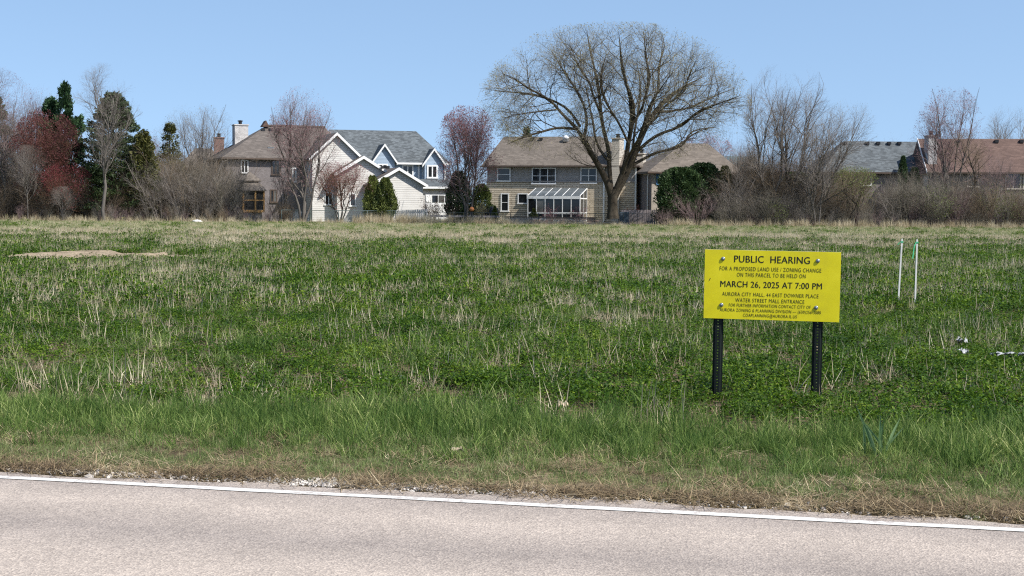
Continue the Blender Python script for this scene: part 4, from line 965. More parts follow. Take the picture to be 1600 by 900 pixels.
# --- generic bare trees
def bare_tree(label, px, Y, ytop, wpx, seed, stems=1, barkm='bark_grey', twigm='twig_grey', budm=None, nbud=2500, bsize=.04, cb=.22, lean=0, dens=1.0, up=.12, peak=.35, flat=0.0, name='bare_tree', group='bare trees along the far edge', fat=1.0, kink=.05):
    rng = np.random.default_rng(seed); b0 = base(px, Y); H = ztop(px, ytop, Y); W = wpx / 2 / ppm(Y)
    st = []
    if stems == 1:
        n = 9; z = np.linspace(0, H * .96, n); x = np.cumsum(rng.normal(0, kink * H / n, n)) + lean * z; y = np.cumsum(rng.normal(0, kink * H / n, n)); x -= x[0]; y -= y[0]
        st.append((np.stack([x, y, z - .05], 1), list(.0125 * H * fat * (1 - np.linspace(0, 1, n)) ** 1.2 + .006)))
        sh = lambda t: W * (.35 + .65 * np.clip(1 - np.abs(t - peak) / (1 - peak) * .9, 0, 1))
    else:
        for i in range(stems):
            a = 2 * np.pi * i / stems + rng.uniform(-.4, .4); ln = rng.uniform(.78, 1.0) * H; tl = W * rng.uniform(.3, .7); n = 8; f = np.linspace(0, 1, n)
            x = np.cos(a) * tl * f ** .9 + lean * f * H + np.cumsum(rng.normal(0, .014 * H, n)) * f; y = np.sin(a) * tl * f ** .9 + np.cumsum(rng.normal(0, .014 * H, n)) * f
            st.append((np.stack([x + np.cos(a) * .12, y + np.sin(a) * .12, f * ln - .05], 1), list(.0085 * H * fat * (1 - np.linspace(0, 1, n)) ** 1.2 + .006)))
        sh = lambda t: W * (.30 + .40 * (1 - t))
    c = (lean * H * .55, 0, H * .52)
    def env(p):
        zz = np.clip(p[:, 2] / H, 0, 1.2); wl = W * np.clip(.35 + 2.2 * zz, 0, 1) * np.sqrt(np.clip(1.02 - np.clip((zz - .45) / .55, 0, 2) ** 2, 0, 1))
        return ((p[:, 0] - lean * p[:, 2]) ** 2 + p[:, 1] ** 2 < (wl + .15) ** 2) & (p[:, 2] < H)
    if stems == 1:
        lv = [dict(nc=max(6, int(30 * dens)), t0=cb, t1=.98, ang=.68 + flat, L=lambda t, l: sh(t) * 1.25, n=6, up=up, wander=.13, rk=.015, sides=4, wood=True)]
        nb = (8, 6, 4)
    else:
        lv = [dict(nc={2: 8, 3: 6, 4: 5}.get(stems, 4), t0=cb * .7, t1=.8, ang=.46 + flat, L=lambda t, l: l * (1.02 - t) * .95, n=7, up=up, wander=.14, rk=.016, sides=5, wood=True)]
        nb = (max(5, int(10 * dens * (4 / stems) ** .3)), 6, 5)
    lv += [dict(nc=nb[0], t0=.12, t1=.98, ang=.6 + flat * .5, L=lambda t, l: .25 + .42 * l * (1 - .4 * t), n=4, up=up, wander=.16, rk=.012, sides=3),
           dict(nc=nb[1], t0=.15, t1=1, ang=.58, L=lambda t, l: .25 + .45 * l, n=3, up=up * .8, wander=.18, rk=.011, sides=3),
           dict(nc=nb[2], t0=.25, t1=1, ang=.52, L=lambda t, l: .2 + .36 * l, n=2, up=.05, wander=.1, rk=.014, tip=.5, sides=3)]
    return make_tree(name, label, b0, st, rng, M[barkm], M[twigm], lv, M[budm] if budm else None, nbud, bsize, env=env, group=group)

bare_tree('tall bare pink tinged tree cut by the left edge', 2, 124, 104, 110, 1, 1, 'bark_grey', 'twig_pink', 'bud_pink', 800, cb=.15)
bare_tree('bare pinkish tree rising behind the rust red tree', 66, 131, 130, 90, 2, 4, 'bark_grey', 'twig_pink', 'bud_pink', 900)
bare_tree('rust brown budding tree left of the dark pine', 76, 122.5, 166, 120, 3, 4, 'bark_dark', 'twig_rust', 'bud_rust', 15000, .055, cb=.1, dens=1.15)
bare_tree('small crimson budding tree in front of the rust tree', 102, 120.5, 252, 92, 4, 3, 'bark_grey', 'twig_rust', 'bud_crimson', 6000, .04, cb=.1)
bare_tree('slender bare sapling left of the crimson tree', 44, 119.6, 225, 95, 5, 1, 'bark_grey', 'twig_grey', None, cb=.25, fat=.6, dens=.9, flat=-.1)
bare_tree('small pale sapling at the foot of the crimson tree', 98, 119.3, 290, 50, 6, 1, 'bark_grey', 'twig_grey', None, cb=.3, fat=.9, dens=.6, flat=.2)
bare_tree('tall silvery bare tree standing before the green spruce', 163, 119.4, 96, 130, 7, 1, 'bark_grey', 'twig_grey', None, cb=.22, dens=.85, flat=-.18, up=.10, fat=1.0, peak=.25)
bare_tree('wide bare grey tree left of the white chimney', 312, 138, 160, 170, 8, 5, 'bark_grey', 'twig_grey', 'bud_olive', 600, cb=.2)
bare_tree('low bare pinkish tree behind the olive conifer', 235, 136, 198, 80, 9, 4, 'bark_grey', 'twig_pink', 'bud_pink', 1200)
bare_tree('tall bare pink budded tree in front of the brown roof', 473, 120.0, 132, 116, 10, 5, 'bark_grey', 'twig_pink', 'bud_pink', 3500, .04, cb=.22, fat=1.1, dens=1.35)
bare_tree('low spreading crabapple tree before the white gables', 530, 121.8, 250, 124, 11, 5, 'bark_dark', 'twig_rust', 'bud_pink', 3500, .045, cb=.25, flat=.2, fat=1.3, dens=1.2)
bare_tree('full pink budding tree between the blue house and the stone house', 730, 124.5, 163, 118, 12, 6, 'bark_grey', 'twig_pink', 'bud_pink', 13000, .05, cb=.2, dens=1.3)
bare_tree('rosy bare tree above the beige house roof', 1097, 146, 200, 110, 13, 5, 'bark_dark', 'twig_pink', 'bud_pink', 3500, .05, cb=.2)
bare_tree('tall twin topped bare tree nearest the great tree', 1203, 121.5, 98, 100, 14, 2, 'bark_grey', 'twig_grey', None, cb=.25, fat=1.2, dens=1.0)
bare_tree('tall bare tree with open crown at the middle of the right thicket', 1238, 123.5, 98, 100, 15, 2, 'bark_grey', 'twig_grey', None, cb=.35, lean=.06, fat=1.2)
bare_tree('bare tree leaning right over the grey shingle roof', 1256, 121.0, 150, 150, 16, 3, 'bark_grey', 'twig_grey', 'bud_olive', 500, cb=.25, lean=.30, fat=1.1)
bare_tree('slim bare sapling with pale forked trunk before the brick house', 1277, 119.5, 180, 80, 17, 2, 'bark_grey', 'twig_grey', None, cb=.3, fat=.9, dens=.8)
bare_tree('green budding small tree before the brick house', 1332, 120.5, 258, 100, 18, 5, 'bark_dark', 'twig_brown', 'bud_green', 3500, .05, cb=.15)
bare_tree('full pinkish bare tree beside the white chimney on the right', 1478, 126, 131, 125, 19, 6, 'bark_grey', 'twig_pink', 'bud_pink', 3000, .045, cb=.25)
bare_tree('crooked dark bare tree in front of the red brown roof', 1502, 121.5, 205, 110, 20, 1, 'bark_dark', 'twig_brown', None, cb=.42, fat=1.9, dens=.45, kink=.30, flat=.1)
bare_tree('bare grey tree rising behind the red brown roof', 1574, 148, 158, 105, 21, 5, 'bark_grey', 'twig_grey', None, cb=.2)
bare_tree('thin bare tree crossing the windows at the right edge', 1560, 122, 235, 80, 22, 3, 'bark_grey', 'twig_pink', None, cb=.3, dens=.6)
bare_tree('tall bare grey tree rising over the rust tree', 34, 130, 118, 110, 30, 3, 'bark_grey', 'twig_pink', 'bud_pink', 700, cb=.15)
bare_tree('bare grey tree filling the gap left of the rust tree', 22, 126, 150, 100, 28, 4, 'bark_grey', 'twig_grey', 'bud_olive', 600, cb=.15)
bare_tree('bare grey tree between the spruce and the olive conifer', 212, 126, 205, 80, 29, 4, 'bark_grey', 'twig_grey', None, cb=.15)
bare_tree('slim bare tree before the mauve brick wall', 445, 123, 235, 60, 23, 3, 'bark_grey', 'twig_grey', None, cb=.3, dens=.6)
bare_tree('dark multi stemmed bare tree under the leaning tree', 1182, 123, 225, 90, 24, 4, 'bark_dark', 'twig_brown', None, cb=.2)
bare_tree('bare tree showing over the middle of the stone house roof', 905, 155, 188, 120, 25, 5, 'bark_grey', 'twig_grey', 'bud_olive', 800)
bare_tree('bare tree beyond the right end of the stone house roof', 1010, 158, 195, 110, 26, 5, 'bark_grey', 'twig_grey', 'bud_olive', 800)
bare_tree('distant bare tree beyond the teal roof', 1165, 178, 212, 90, 27, 5, 'bark_grey', 'twig_grey')

# ------------------------------------------------------------------ evergreens
def sprays(rng, C, N_, size, wid, up=.6):
    n = len(C); A = unit(N_ * rng.uniform(.3, 1, (n, 1)) + rng.normal(0, .35, (n, 3)) + [0, 0, up]) * size * rng.uniform(.6, 1.4, (n, 1))
    Bv = unit(np.cross(A, rng.normal(0, 1, (n, 3)))) * size * wid
    return rhombs(C, A, Bv, np.clip(rng.normal(.5, .22, n), 0, 1))
def evergreen(name, label, px, Y, ytop, wpx, seed, mat, kind='column', n=9000, size=.13, zb=.02, group=None, ybot=None):
    rng = np.random.default_rng(seed); b0 = base(px, Y); H = ztop(px, ytop, Y); W = wpx / 2 / ppm(Y)
    tr = thing(name, label, 'tree' if H > 3.2 else 'shrub', b0, 0, group)
    b = MB(); b.tube([(0, 0, -.1), (0, 0, H * .5), (0, 0, H * .93)], [.02 * H + .03, .012 * H + .02, .012], 7); b.build('trunk', M['bark_dark'], tr)
    ph = rng.uniform(0, 6.28, 8); fr = rng.integers(2, 7, 8); fz = rng.uniform(1.5, 7, 8)
    if kind in ('column', 'mound', 'cone'):
        z = rng.uniform(zb, 1, n); th = rng.uniform(0, 2 * np.pi, n)
        if kind == 'column': pr = np.clip(np.minimum(1.0, .62 + 1.2 * z), 0, 1) * np.sqrt(np.clip(1 - np.clip((z - .25) / .77, 0, 1) ** 1.7, 0, 1))
        elif kind == 'cone': pr = (1 - z) ** .8 * .97 + .03
        else: pr = np.sqrt(np.clip(1 - ((z - .42) / .6) ** 2, 0, 1))
        lob = sum(np.sin(fr[i] * th + fz[i] * z * 3 + ph[i]) for i in range(8)) / 8
        rr = W * pr * (1 + .55 * lob) * np.clip(1 - np.abs(rng.normal(0, .15, n)) + (rng.uniform(0, 1, n) < .12) * rng.uniform(.0, .28, n), .3, 1.25)
        C = np.stack([rr * np.cos(th), rr * np.sin(th), z * H + .12 * lob * H * .2], 1); Nn = np.stack([np.cos(th), np.sin(th), np.zeros(n)], 1)
        V, q, r = sprays(rng, C, Nn, size, .42, 1.0 if kind != 'mound' else .6)
    else:                       # spruce or pine: whorled limbs with foliage along them
        nb = int(130 if kind == 'spruce' else 58); z = np.sort(rng.uniform(.07, .985, nb)); th = np.arange(nb) * 2.4 + rng.normal(0, .3, nb)
        if kind == 'spruce': Lb = W * ((1 - z) ** .55) * rng.uniform(.82, 1.1, nb) + .15
        else: Lb = W * np.clip(1.12 - z, .14, 1) * rng.uniform(.45, 1.2, nb)
        droop = -.18 if kind == 'spruce' else .35
        m = np.repeat(np.arange(nb), n // nb); k = len(m); f = rng.uniform(.12 if kind == 'spruce' else .5, 1, k) ** .8
        rad = Lb[m] * f; w = .22 * Lb[m] * (1 - .5 * f) + .08
        sx = rng.normal(0, 1, k) * w * .8; sz = rng.normal(0, .10, k) + (np.abs(rng.normal(0, 1, k)) * .12 if kind == 'spruce' else rng.normal(0, .18, k))
        zz = z[m] * H + droop * rad + (.22 * rad * f if kind == 'spruce' else .2 * rad * f) + sz
        C = np.stack([np.cos(th[m]) * rad - np.sin(th[m]) * sx, np.sin(th[m]) * rad + np.cos(th[m]) * sx, zz], 1); Nn = np.stack([np.cos(th[m]), np.sin(th[m]), .2 + 0 * rad], 1)
        V, q, r = sprays(rng, C, Nn, size, .30, .25 if kind == 'spruce' else .6)
    link('crown', mesh_np('crown', V, q, attr=r), M[mat], tr)
    return tr
evergreen('pine_tree', 'ragged dark green pine above the rust red tree', 104, 127, 136, 112, 31, 'pine', 'pine', 12000, .20)
evergreen('pine_tree', 'broad dark pine just left of the ragged pine', 82, 128.5, 152, 76, 49, 'pine', 'spruce', 9000, .2)
evergreen('spruce_tree', 'dense dark green spruce behind the tall silvery bare tree', 178, 123.5, 146, 146, 32, 'spruce', 'spruce', 26000, .17)
evergreen('spruce_tree', 'olive green conifer at the right flank of the spruce', 225, 122.5, 205, 70, 33, 'olive_pine', 'spruce', 9000, .15)
evergreen('spruce_tree', 'slim brownish conifer tip above the left thicket', 266, 131, 193, 62, 34, 'olive_pine', 'spruce', 6000, .14)
evergreen('spruce_tree', 'dark conifer at the left edge behind the bare trees', -6, 129, 150, 90, 35, 'spruce', 'spruce', 9000, .17)
evergreen('arborvitae', 'left and darker of the twin arborvitae by the white gable', 582, 121.6, 275, 27, 36, 'arborvitae', 'column', 9000, .10)
evergreen('arborvitae', 'right and wider of the twin arborvitae by the white gable', 602, 121.2, 278, 33, 37, 'arborvitae', 'column', 10000, .10)
evergreen('yew_shrub', 'dark evergreen behind the stems of the pink tree', 716, 127, 268, 40, 38, 'juniper', 'column', 6000, .12)
evergreen('yew_shrub', 'dark rounded evergreen right of the pink tree stems', 752, 126.5, 288, 34, 39, 'arborvitae', 'column', 5000, .12)
evergreen('juniper_bush', 'large spreading dark juniper left of the golden arborvitae', 1062, 123, 262, 72, 40, 'juniper', 'mound', 14000, .14)
evergreen('juniper_bush', 'tall dark juniper at the middle of the evergreen clump', 1098, 124, 255, 66, 41, 'juniper', 'mound', 12000, .14)
evergreen('arborvitae', 'golden green arborvitae at the right end of the juniper clump', 1132, 123.5, 260, 28, 42, 'yew', 'column', 6000, .11)
evergreen('juniper_bush', 'dark evergreen hidden under the leaning bare trees', 1244, 127, 270, 60, 43, 'juniper', 'mound', 8000, .15)
evergreen('arborvitae', 'narrow dark arborvitae below the grey shingle roof', 1409, 126, 244, 17, 44, 'juniper', 'column', 4000, .11)
evergreen('arborvitae', 'short dark arborvitae beside the white rake board', 1427, 126, 262, 26, 45, 'juniper', 'column', 4000, .11)
evergreen('dwarf_spruce', 'small cone shaped evergreen at the left end of the sunroom', 834, 125.5, 326, 18, 46, 'yew', 'cone', 2500, .08)
evergreen('dwarf_spruce', 'small green shrub in front of the covered grill', 773, 124.8, 322, 16, 47, 'yew', 'cone', 2500, .08)
evergreen('spruce_tree', 'distant spruce tip over the stone house roof', 822, 165, 198, 34, 48, 'pine', 'spruce', 4000, .2)

# ------------------------------------------------------------------ shrubs
def shrub_stems(rng, H, W, n):
    st = []
    for i in range(n):
        a = rng.uniform(0, 6.28); tl = W * np.sqrt(rng.uniform(0, 1)); f = np.linspace(0, 1, 6); hh = H * rng.uniform(.55, 1.0)
        st.append((np.stack([np.cos(a) * (.15 * W + tl * f ** 1.2) + rng.normal(0, .03 * H, 6) * f, np.sin(a) * (.15 * W + tl * f ** 1.2) + rng.normal(0, .03 * H, 6) * f, f * hh - .04], 1), list(np.linspace(.009 * H, .002 * H, 6))))
    return st
def shrub_mesh(rng, H, W, n, dens=1.0, name='shrub'):
    st = shrub_stems(rng, H, W, n); P = np.stack([resample(np.asarray(p), 8) for p, r in st]); Rr = np.stack([np.linspace(r[0], r[-1], 8) for p, r in st])
    parts = [tubes(P, Rr, 4)]
    for lv in (dict(nc=int(7 * dens), t0=.15, t1=.98, ang=.6, L=lambda t, l: .30 * l, n=4, up=.1, wander=.18, rk=.012), dict(nc=5, t0=.2, t1=1, ang=.6, L=lambda t, l: .15 + .4 * l, n=3, up=.06, wander=.2, rk=.013),
               dict(nc=4, t0=.2, t1=1, ang=.55, L=lambda t, l: .12 + .35 * l, n=2, up=.05, wander=.1, rk=.018, tip=.5)):
        P, Rr = grow(rng, P, Rr, **lv); parts.append(tubes(P, Rr, 3))
    v, q = join(parts); return mesh_np(name, v, q), P
def shrub(label, px, Y, ytop, wpx, seed, twigm, budm=None, nbud=600, bs=.04, n=10, name='shrub', group='garden shrubs'):
    rng = np.random.default_rng(seed); b0 = base(px, Y); H = ztop(px, ytop, Y); W = wpx / 2 / ppm(Y) * .75
    t_ = thing(name, label, 'shrub', b0, 0, group); me, P = shrub_mesh(rng, H, W, n); link('branches', me, M[twigm], t_)
    if budm: tag(link('buds', bud_mesh(rng, P, nbud, bs), M[budm], t_), kind='stuff')
    return t_
shrub('rounded russet shrub left of the garage door', 676, 125.5, 314, 42, 51, 'twig_rust', 'bud_rust', 1500)
shrub('dark twiggy shrub under the garage door', 704, 125.8, 318, 30, 52, 'twig_brown', 'bud_rust', 300)
shrub('rounded tan shrub right of the orange ball', 747, 124.9, 318, 28, 53, 'twig_grey', 'bud_olive', 1200)
shrub('pinkish shrub before the left half of the sunroom', 862, 126.3, 325, 32, 54, 'twig_pink', 'bud_pink', 600)
shrub('pinkish shrub before the right half of the sunroom', 900, 126.3, 326, 34, 55, 'twig_pink', 'bud_pink', 600)
shrub('small grey shrub at the left foot of the great tree', 931, 121.5, 338, 24, 56, 'twig_grey')
shrub('reddish shrub between the great tree and the board fence', 987, 128, 322, 24, 57, 'twig_rust', 'bud_rust', 400)
shrub('green tinged budding bush low at the right edge', 1568, 119.9, 296, 70, 70, 'twig_olive', 'bud_green', 1500, .045, 16)
shrub('green tinged budding bush below the crooked dark tree', 1462, 119.9, 300, 74, 71, 'twig_olive', 'bud_green', 1500, .045, 16)
shrub('olive budding bush at the foot of the leaning tree', 1222, 119.8, 312, 50, 72, 'twig_olive', 'bud_green', 1000, .045, 14)
shrub('tall tan twiggy shrub in front of the junipers', 1090, 120.3, 298, 96, 58, 'twig_pink', None, n=22)
shrub('pale brown shrub at the right end of the chain link fence', 1040, 120.2, 326, 46, 59, 'twig_pink', None, n=14)

# thickets: brushwood masses nobody could count
rng = np.random.default_rng(91)
BR = []
for i, (mt, bm) in enumerate((('twig_brown', None), ('twig_grey', None), ('twig_pink', None), ('twig_brown', None), ('twig_olive', None))):
    me, P = shrub_mesh(rng, 3.2, 1.3, 9, 1.0, 'brush'); me.materials.append(M[mt]); BR.append((me, M[mt]))
def thicket(name, label, zones, seed):
    rng = np.random.default_rng(seed); pts, sc, ix = [], [], []
    for p0, p1, Y0, Y1, t0, t1, n, var in zones:
        for i in range(n):
            f = rng.uniform(0, 1); p = p0 + (p1 - p0) * f; Y = rng.uniform(Y0, Y1); b0 = base(p, Y); h = ztop(p, t0 + (t1 - t0) * f, Y) * rng.uniform(.45, 1.1)
            pts.append(b0); sc.append((h / 3.2 * rng.uniform(.8, 1.2), h / 3.2, h / 3.2)); ix.append(var[rng.integers(0, len(var))])
    n = len(pts); scatter(name, BR, np.array(pts), eul(rng, n, .06), np.array(sc), ix, label, 'thicket')
thicket('left_thicket', 'tangled grey brown brushwood under the left trees', [(-60, 230, 121, 130, 265, 275, 100, (0, 0, 3, 1)), (205, 300, 121, 129, 250, 242, 40, (0, 1, 3)), (285, 366, 121, 130, 240, 258, 60, (0, 1, 4, 4)), (425, 455, 120.5, 124, 305, 318, 10, (0, 1, 3)), (375, 425, 120.5, 122.5, 330, 330, 16, (0, 1, 3)), (-60, 420, 119.8, 121, 318, 318, 60, (0, 1, 2, 4))], 61)
thicket('right_thicket', 'tangled brown brushwood under the bare trees on the right', [(1130, 1300, 121, 128, 255, 262, 60, (0, 1, 3)), (1130, 1300, 119.8, 121.5, 295, 300, 40, (1, 4, 4)), (1290, 1400, 120, 126, 296, 290, 30, (0, 4, 4)), (1390, 1500, 120, 125, 282, 275, 50, (1, 4, 4, 2)), (1490, 1680, 120, 125, 280, 292, 60, (0, 4, 2, 3)), (1110, 1680, 119.6, 120.4, 326, 326, 90, (1, 2, 4, 4))], 62)
thicket('distant_woods', 'far bare woods closing the view between the houses', [(-200, 360, 150, 190, 245, 235, 90, (0, 1, 2)), (700, 1130, 168, 200, 236, 240, 60, (1, 2)), (1110, 1340, 165, 200, 238, 245, 60, (0, 1, 2)), (1300, 1800, 175, 210, 245, 240, 60, (1, 2)), (480, 720, 175, 200, 262, 262, 40, (0, 1))], 63)

# tall dry grass along the edge of the yards
TG = [(blades(rng, 40, .3, .35, .75, .012, .12, name='tall_dry_grass', kink=.1), M['straw']) for _ in range(4)]
pts, sc = [], []
for p0, p1, Y0, Y1, n, s0 in ((-60, 440, 118.6, 120.5, 220, .8), (440, 560, 118.8, 119.8, 45, .7), (555, 670, 119.0, 120.2, 120, 1.2), (660, 800, 120.5, 122.2, 110, 1.1), (790, 935, 120.2, 123, 90, .7), (935, 1060, 120, 122, 50, .6), (1040, 1680, 118.4, 120.2, 420, 1.0)):
    for i in range(n): pts.append(base(rng.uniform(p0, p1), rng.uniform(Y0, Y1))); sc.append(s0 * rng.uniform(.6, 1.3))
n = len(pts); sc = np.array(sc)
scatter('tall_dry_grass', TG, np.array(pts), eul(rng, n, .1), np.stack([sc, sc, sc], 1), rng.integers(0, 4, n), 'tall pale dry grass along the yard fences', 'dry grass')

# ------------------------------------------------------------------ the notice sign
t = NT('yellow_sign_panel'); o_ = t.obj(); f = t.noise(o_, 6, 4)
t.color(t.ramp(f, [(.28, (.56, .48, .010)), (.5, (.63, .545, .006)), (.72, (.68, .59, .012))])).rough(.42, .35); M['yellow'] = t.m
rr_ = t.n('ShaderNodeMapRange'); t.l(t.noise(o_, 3.5, 5), rr_.inputs[0]); rr_.inputs[3].default_value = .28; rr_.inputs[4].default_value = .6; t.l(rr_.outputs[0], t.b.inputs['Roughness'])
M['sign_edge'] = plain('plastic_edge', (.72, .72, .68), .5, .05)
M['ink'] = plain('sign_ink', (.012, .012, .010), .55, .05)
t = NT('green_black_enamel'); t.color((.006, .009, .008)).rough(.6, .2); M['post'] = t.m
M['bolt'] = plain('zinc_bolt', (.22, .25, .26), .4, .15, 20, metallic=.6)
gL, gR = ground(1123.5, 626), ground(1275.5, 630)
mid = (gL + gR) / 2; SW, SH = 1.135, .590
DS = mid.y
sg_yaw = math.atan2(gR.y - gL.y, gR.x - gL.x)
sg_yaw = ROAD_YAW
pl = at(1205.7, 446, DS)
sign = thing('notice_sign', 'yellow public hearing notice board on two black perforated posts', 'sign', (pl.x, DS, 0), sg_yaw)
zc = pl.z; tilt = R(.45)
def panel_obj(name, b_, mats, par):
    return b_.build(name, mats, par)
b = MB(); hw, hh, th = SW / 2, SH / 2, .016
b.m = 0; b.add([(-hw, -th / 2, -hh), (hw, -th / 2, -hh), (hw, -th / 2, hh), (-hw, -th / 2, hh)], [(0, 1, 2, 3)])
b.m = 1; b.add([(-hw, -th / 2, -hh), (hw, -th / 2, -hh), (hw, -th / 2, hh), (-hw, -th / 2, hh), (-hw, th / 2, -hh), (hw, th / 2, -hh), (hw, th / 2, hh), (-hw, th / 2, hh)],
               [(5, 4, 7, 6), (0, 4, 5, 1), (1, 5, 6, 2), (2, 6, 7, 3), (3, 7, 4, 0)])
panel = b.build('panel', [M['yellow'], M['sign_edge']], sign); panel.location = (0, 0, zc); panel.rotation_euler = (0, tilt, 0)
lines = [('PUBLIC  HEARING', .497, .127, .556, .100, .012), ('FOR A PROPOSED LAND USE / ZONING CHANGE', .487, .268, .747, .058, .004), ('ON THIS PARCEL TO BE HELD ON', .495, .354, .505, .058, .004),
         ('MARCH 26, 2025 AT 7:00 PM', .494, .492, .747, .088, .012), ('AURORA CITY HALL, 44 EAST DOWNER PLACE', .491, .636, .709, .056, .004), ('WATER STREET MALL ENTRANCE', .490, .722, .508, .056, .004),
         ('FOR FURTHER INFORMATION CONTACT CITY OF', .490, .796, .602, .046, .004), ('AURORA ZONING & PLANNING DIVISION \u2014 (630)256-3080', .494, .868, .743, .046, .004), ('COAPLANNING@AURORA.IL.US', .494, .938, .397, .046, .004)]
dg = bpy.context.evaluated_depsgraph_get()
for txt, u, v, wd, cap, off in lines:
    cu = bpy.data.curves.new('lettering', 'FONT'); cu.body = txt; cu.size = 1; cu.space_character = 1.04 if off > .01 else 1.12; cu.offset = 0.0 if off > .01 else -.010; cu.resolution_u = 3; cu.space_word = 1.0
    tmp = bpy.data.objects.new('lettering_curve', cu); COL.objects.link(tmp); dg.update()
    me = bpy.data.meshes.new_from_object(tmp.evaluated_get(dg)); bpy.data.objects.remove(tmp)
    co = np.empty(len(me.vertices) * 3, dtype=np.float32); me.vertices.foreach_get('co', co); co = co.reshape(-1, 3)
    mn = co.min(0); mx = co.max(0); capu = .70      # cap height of the font in its own units
    cu2 = co.copy(); sx = wd * SW / (mx[0] - mn[0]); sz = cap * SH / capu
    cu2[:, 0] = (co[:, 0] - (mn[0] + mx[0]) / 2) * sx + (u - .5) * SW
    cu2[:, 2] = (co[:, 1] - capu / 2) * sz + (.5 - v) * SH
    # heavy strokes: three passes of the same print, a hair apart
    d_ = (.012 if off > .01 else .001) * sz; nv = len(cu2); allv = []
    for q, dx in enumerate((-d_, 0, d_)):
        c3 = cu2.copy(); c3[:, 0] += dx; c3[:, 1] = -th / 2 - .0012 - .0003 * q; allv.append(c3)
    fs_ = [tuple(p.vertices) for p in me.polygons]; bpy.data.meshes.remove(me)
    me = bpy.data.meshes.new('lettering'); me.from_pydata(np.concatenate(allv).tolist(), [], [tuple(i + q * nv for i in f_) for q in range(3) for f_ in fs_]); me.update()
    me.materials.clear(); o = link('lettering', me, M['ink'], panel)
for u, v in ((.136, .13), (.833, .13), (.132, .80), (.83, .80)):
    b = MB(); b.tube([(0, .04, 0), (0, -th / 2 - .009, 0), (0, -th / 2 - .012, 0)], [.007, .007, .004], 8)
    b.tube([(0, -th / 2 - .0005, 0), (0, -th / 2 - .007, 0), (0, -th / 2 - .010, 0)], [.017, .017, .011], 12)
    o = b.build('bolt', M['bolt'], panel, True); o.location = ((u - .5) * SW, 0, (.5 - v) * SH)
b = MB(); b.bar((-.005, 0, -.012), (.006, 0, .012), .004, .002); o = b.build('scratch', M['ink'], panel); o.location = ((.04 - .5) * SW, -th / 2 - .001, (.5 - .435) * SH)
def post(x, top):
    """flanged channel post with punched holes"""
    b = MB(); y0 = th / 2 + .002; w = .020; zb = -.25
    for sx in (-1, 1):
        b.box(sx * .014 - .008, sx * .014 + .008, y0, y0 + .006, zb, top)               # web strips beside the holes
        b.prism([(sx * .022, y0, zb), (sx * .022, y0 + .006, zb), (sx * .031, y0 + .032, zb), (sx * .031, y0 + .026, zb)], (0, 0, top - zb))
        b.box(min(sx * .031, sx * .043), max(sx * .031, sx * .043), y0 + .026, y0 + .032, zb, top)
    z = zb
    while z < top - .03:
        b.box(-.006, .006, y0 + .0005, y0 + .0055, z, z + .016); z += .0254
    o = b.build('post', M['post'], sign); o.location = (x, 0, 0); return o
for px_post in (1124.7, 1275.3):
    xx = (px_post - 1205.7) / 2222 * DS / math.cos(sg_yaw) * (1.0)
    o = post(xx, zc + .27); o.rotation_euler = (0, R(.3), 0)

# survey stakes
M['stake'] = plain('white_painted_wood', (.52, .51, .48), .7, .12, 8)
M['ribbon'] = plain('green_ribbon', (.05, .32, .16), .5, .1)
for lab, pb, ptp, yb, yt, knots in (('left white survey stake with a scrap of green ribbon', 1403, 1409.5, 482, 373, 0), ('right white survey stake with a hanging green ribbon', 1429.5, 1433, 481, 374, 1)):
    g0 = ground(pb, yb); tp = at(ptp, yt, g0.y)
    st = thing('survey_stake', lab, 'stake', g0, 0, 'white survey stakes')
    tl = Vector((tp.x - g0.x, 0, tp.z)); b = MB(); b.bar(-tl * .12, tl, .026, .018)
    b.build('shaft', M['stake'], st)
    b = MB(); q = tl * .955
    b.bar(q - tl.normalized() * .012, q + tl.normalized() * .012, .044, .030); b.build('ribbon_knot', M['ribbon'], st)
    b = MB(); z = q.z
    if knots: pts = [(q.x - .02, -.02, z), (q.x - .05, -.035, z - .05), (q.x - .06, -.03, z - .14), (q.x - .075, -.035, z - .27)]
    else: pts = [(q.x - .02, -.02, z), (q.x - .05, -.03, z - .012), (q.x - .075, -.03, z - .05)]
    for i in range(len(pts) - 1):
        a, c = Vector(pts[i]), Vector(pts[i + 1]); w = Vector((.010, .004, 0)); b.add([a - w, a + w, c + w, c - w], [(0, 1, 2, 3)])
    b.build('ribbon_tail', M['ribbon'], st)

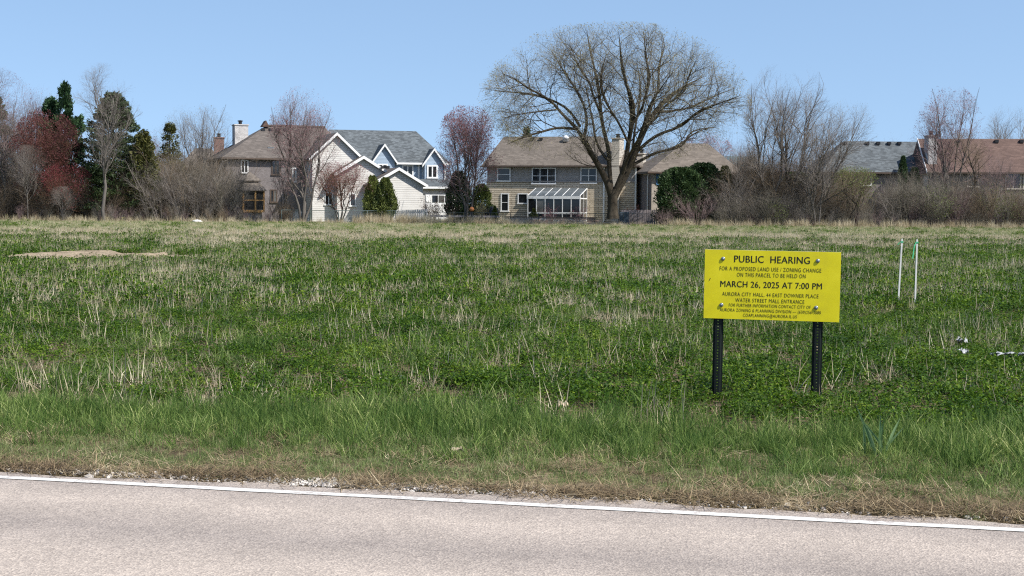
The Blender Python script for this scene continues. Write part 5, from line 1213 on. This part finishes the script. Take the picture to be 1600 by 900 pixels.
# litter
t = NT('torn_plastic_film'); t.color((.36, .37, .38)).rough(.5, .3); t.b.inputs['Transmission Weight'].default_value = .15; M['film'] = t.m
def scrap(label, px, py, w, d, h, seed, name='plastic_scrap', mat='film', n=14, m=8, ang=0):
    rr = np.random.default_rng(seed); g0 = ground(px, py); X, Y = np.meshgrid(np.linspace(-w / 2, w / 2, n), np.linspace(-d / 2, d / 2, m), indexing='ij')
    Z = (.11 if py < 600 else .05) + h * (.35 + .5 * np.sin(X * 18 / max(w, .3) + rr.uniform(0, 6)) * np.cos(Y * 22 / max(d, .2) + rr.uniform(0, 6))) + rr.normal(0, h * .16, X.shape) + h * .3
    X = X + rr.normal(0, w * .03, X.shape); Y = Y + rr.normal(0, d * .06, Y.shape)
    i = np.arange(n * m).reshape(n, m); Q = np.stack([i[:-1, :-1], i[1:, :-1], i[1:, 1:], i[:-1, 1:]], -1).reshape(-1, 4)
    o = link(name, mesh_np(name, np.stack([X, Y, Z], -1), Q), M[mat]); o.location = g0; o.rotation_euler = (0, 0, ang)
    md = o.modifiers.new('thickness', 'SOLIDIFY'); md.thickness = .002
    return tag(o, label, 'litter', 'plastic litter in the alfalfa')
scrap('crumpled white plastic scrap right of the survey stakes, upper one', 1503, 552, .10, .12, .06, 1)
scrap('crumpled white plastic scrap right of the survey stakes, lower one', 1504, 569, .09, .10, .05, 2)
scrap('long torn strip of pale plastic lying at the right edge', 1580, 573, .42, .10, .04, 3, n=30, ang=-.1)
M['cardboard'] = plain('pale_cardboard', (.42, .33, .24), .8, .15, 10)
scrap('tan paper scrap on the grass verge left of centre', 713, 716, .07, .05, .02, 4, mat='cardboard')
scrap('small white scrap in the alfalfa left of centre', 627, 600, .05, .05, .03, 5)
scrap('pale crumpled leaf scrap in the alfalfa above the verge', 880, 648, .08, .07, .05, 6, mat='cardboard')

# broad leaved clump on the verge
g0 = ground(1368, 716); pt = thing('iris_clump', 'clump of broad upright blue-green leaves on the right verge', 'plant', g0)
rng = np.random.default_rng(8); M['iris'] = leafy('broad_blue_green_leaves', (.12, .21, .085), (.26, .37, .17), 3, .45, .4)
for i in range(9):
    n = 5; f = np.linspace(0, 1, n); L = rng.uniform(.20, .36); ln = rng.normal(.05, .16); ly = rng.normal(0, .06); bx, by = rng.normal(0, .05), rng.normal(0, .04)
    X = bx + ln * f ** 1.3 * L * 2.2; Z = L * f * (1 - .15 * abs(ln) * f); Yy = by + ly * f; w = .010 * np.array([.8, 1, 1, .75, .05]); a = rng.uniform(-.6, .6)
    V = np.concatenate([np.stack([X - w * np.cos(a), Yy - w * np.sin(a), Z], 1), np.stack([X, Yy + .004, Z], 1), np.stack([X + w * np.cos(a), Yy + w * np.sin(a), Z], 1)])
    Q = [(k, n + k, n + k + 1, k + 1) for k in range(n - 1)] + [(n + k, 2 * n + k, 2 * n + k + 1, n + k + 1) for k in range(n - 1)]
    link('leaf', mesh_np('leaf', V, Q, smooth=True), M['iris'], pt)
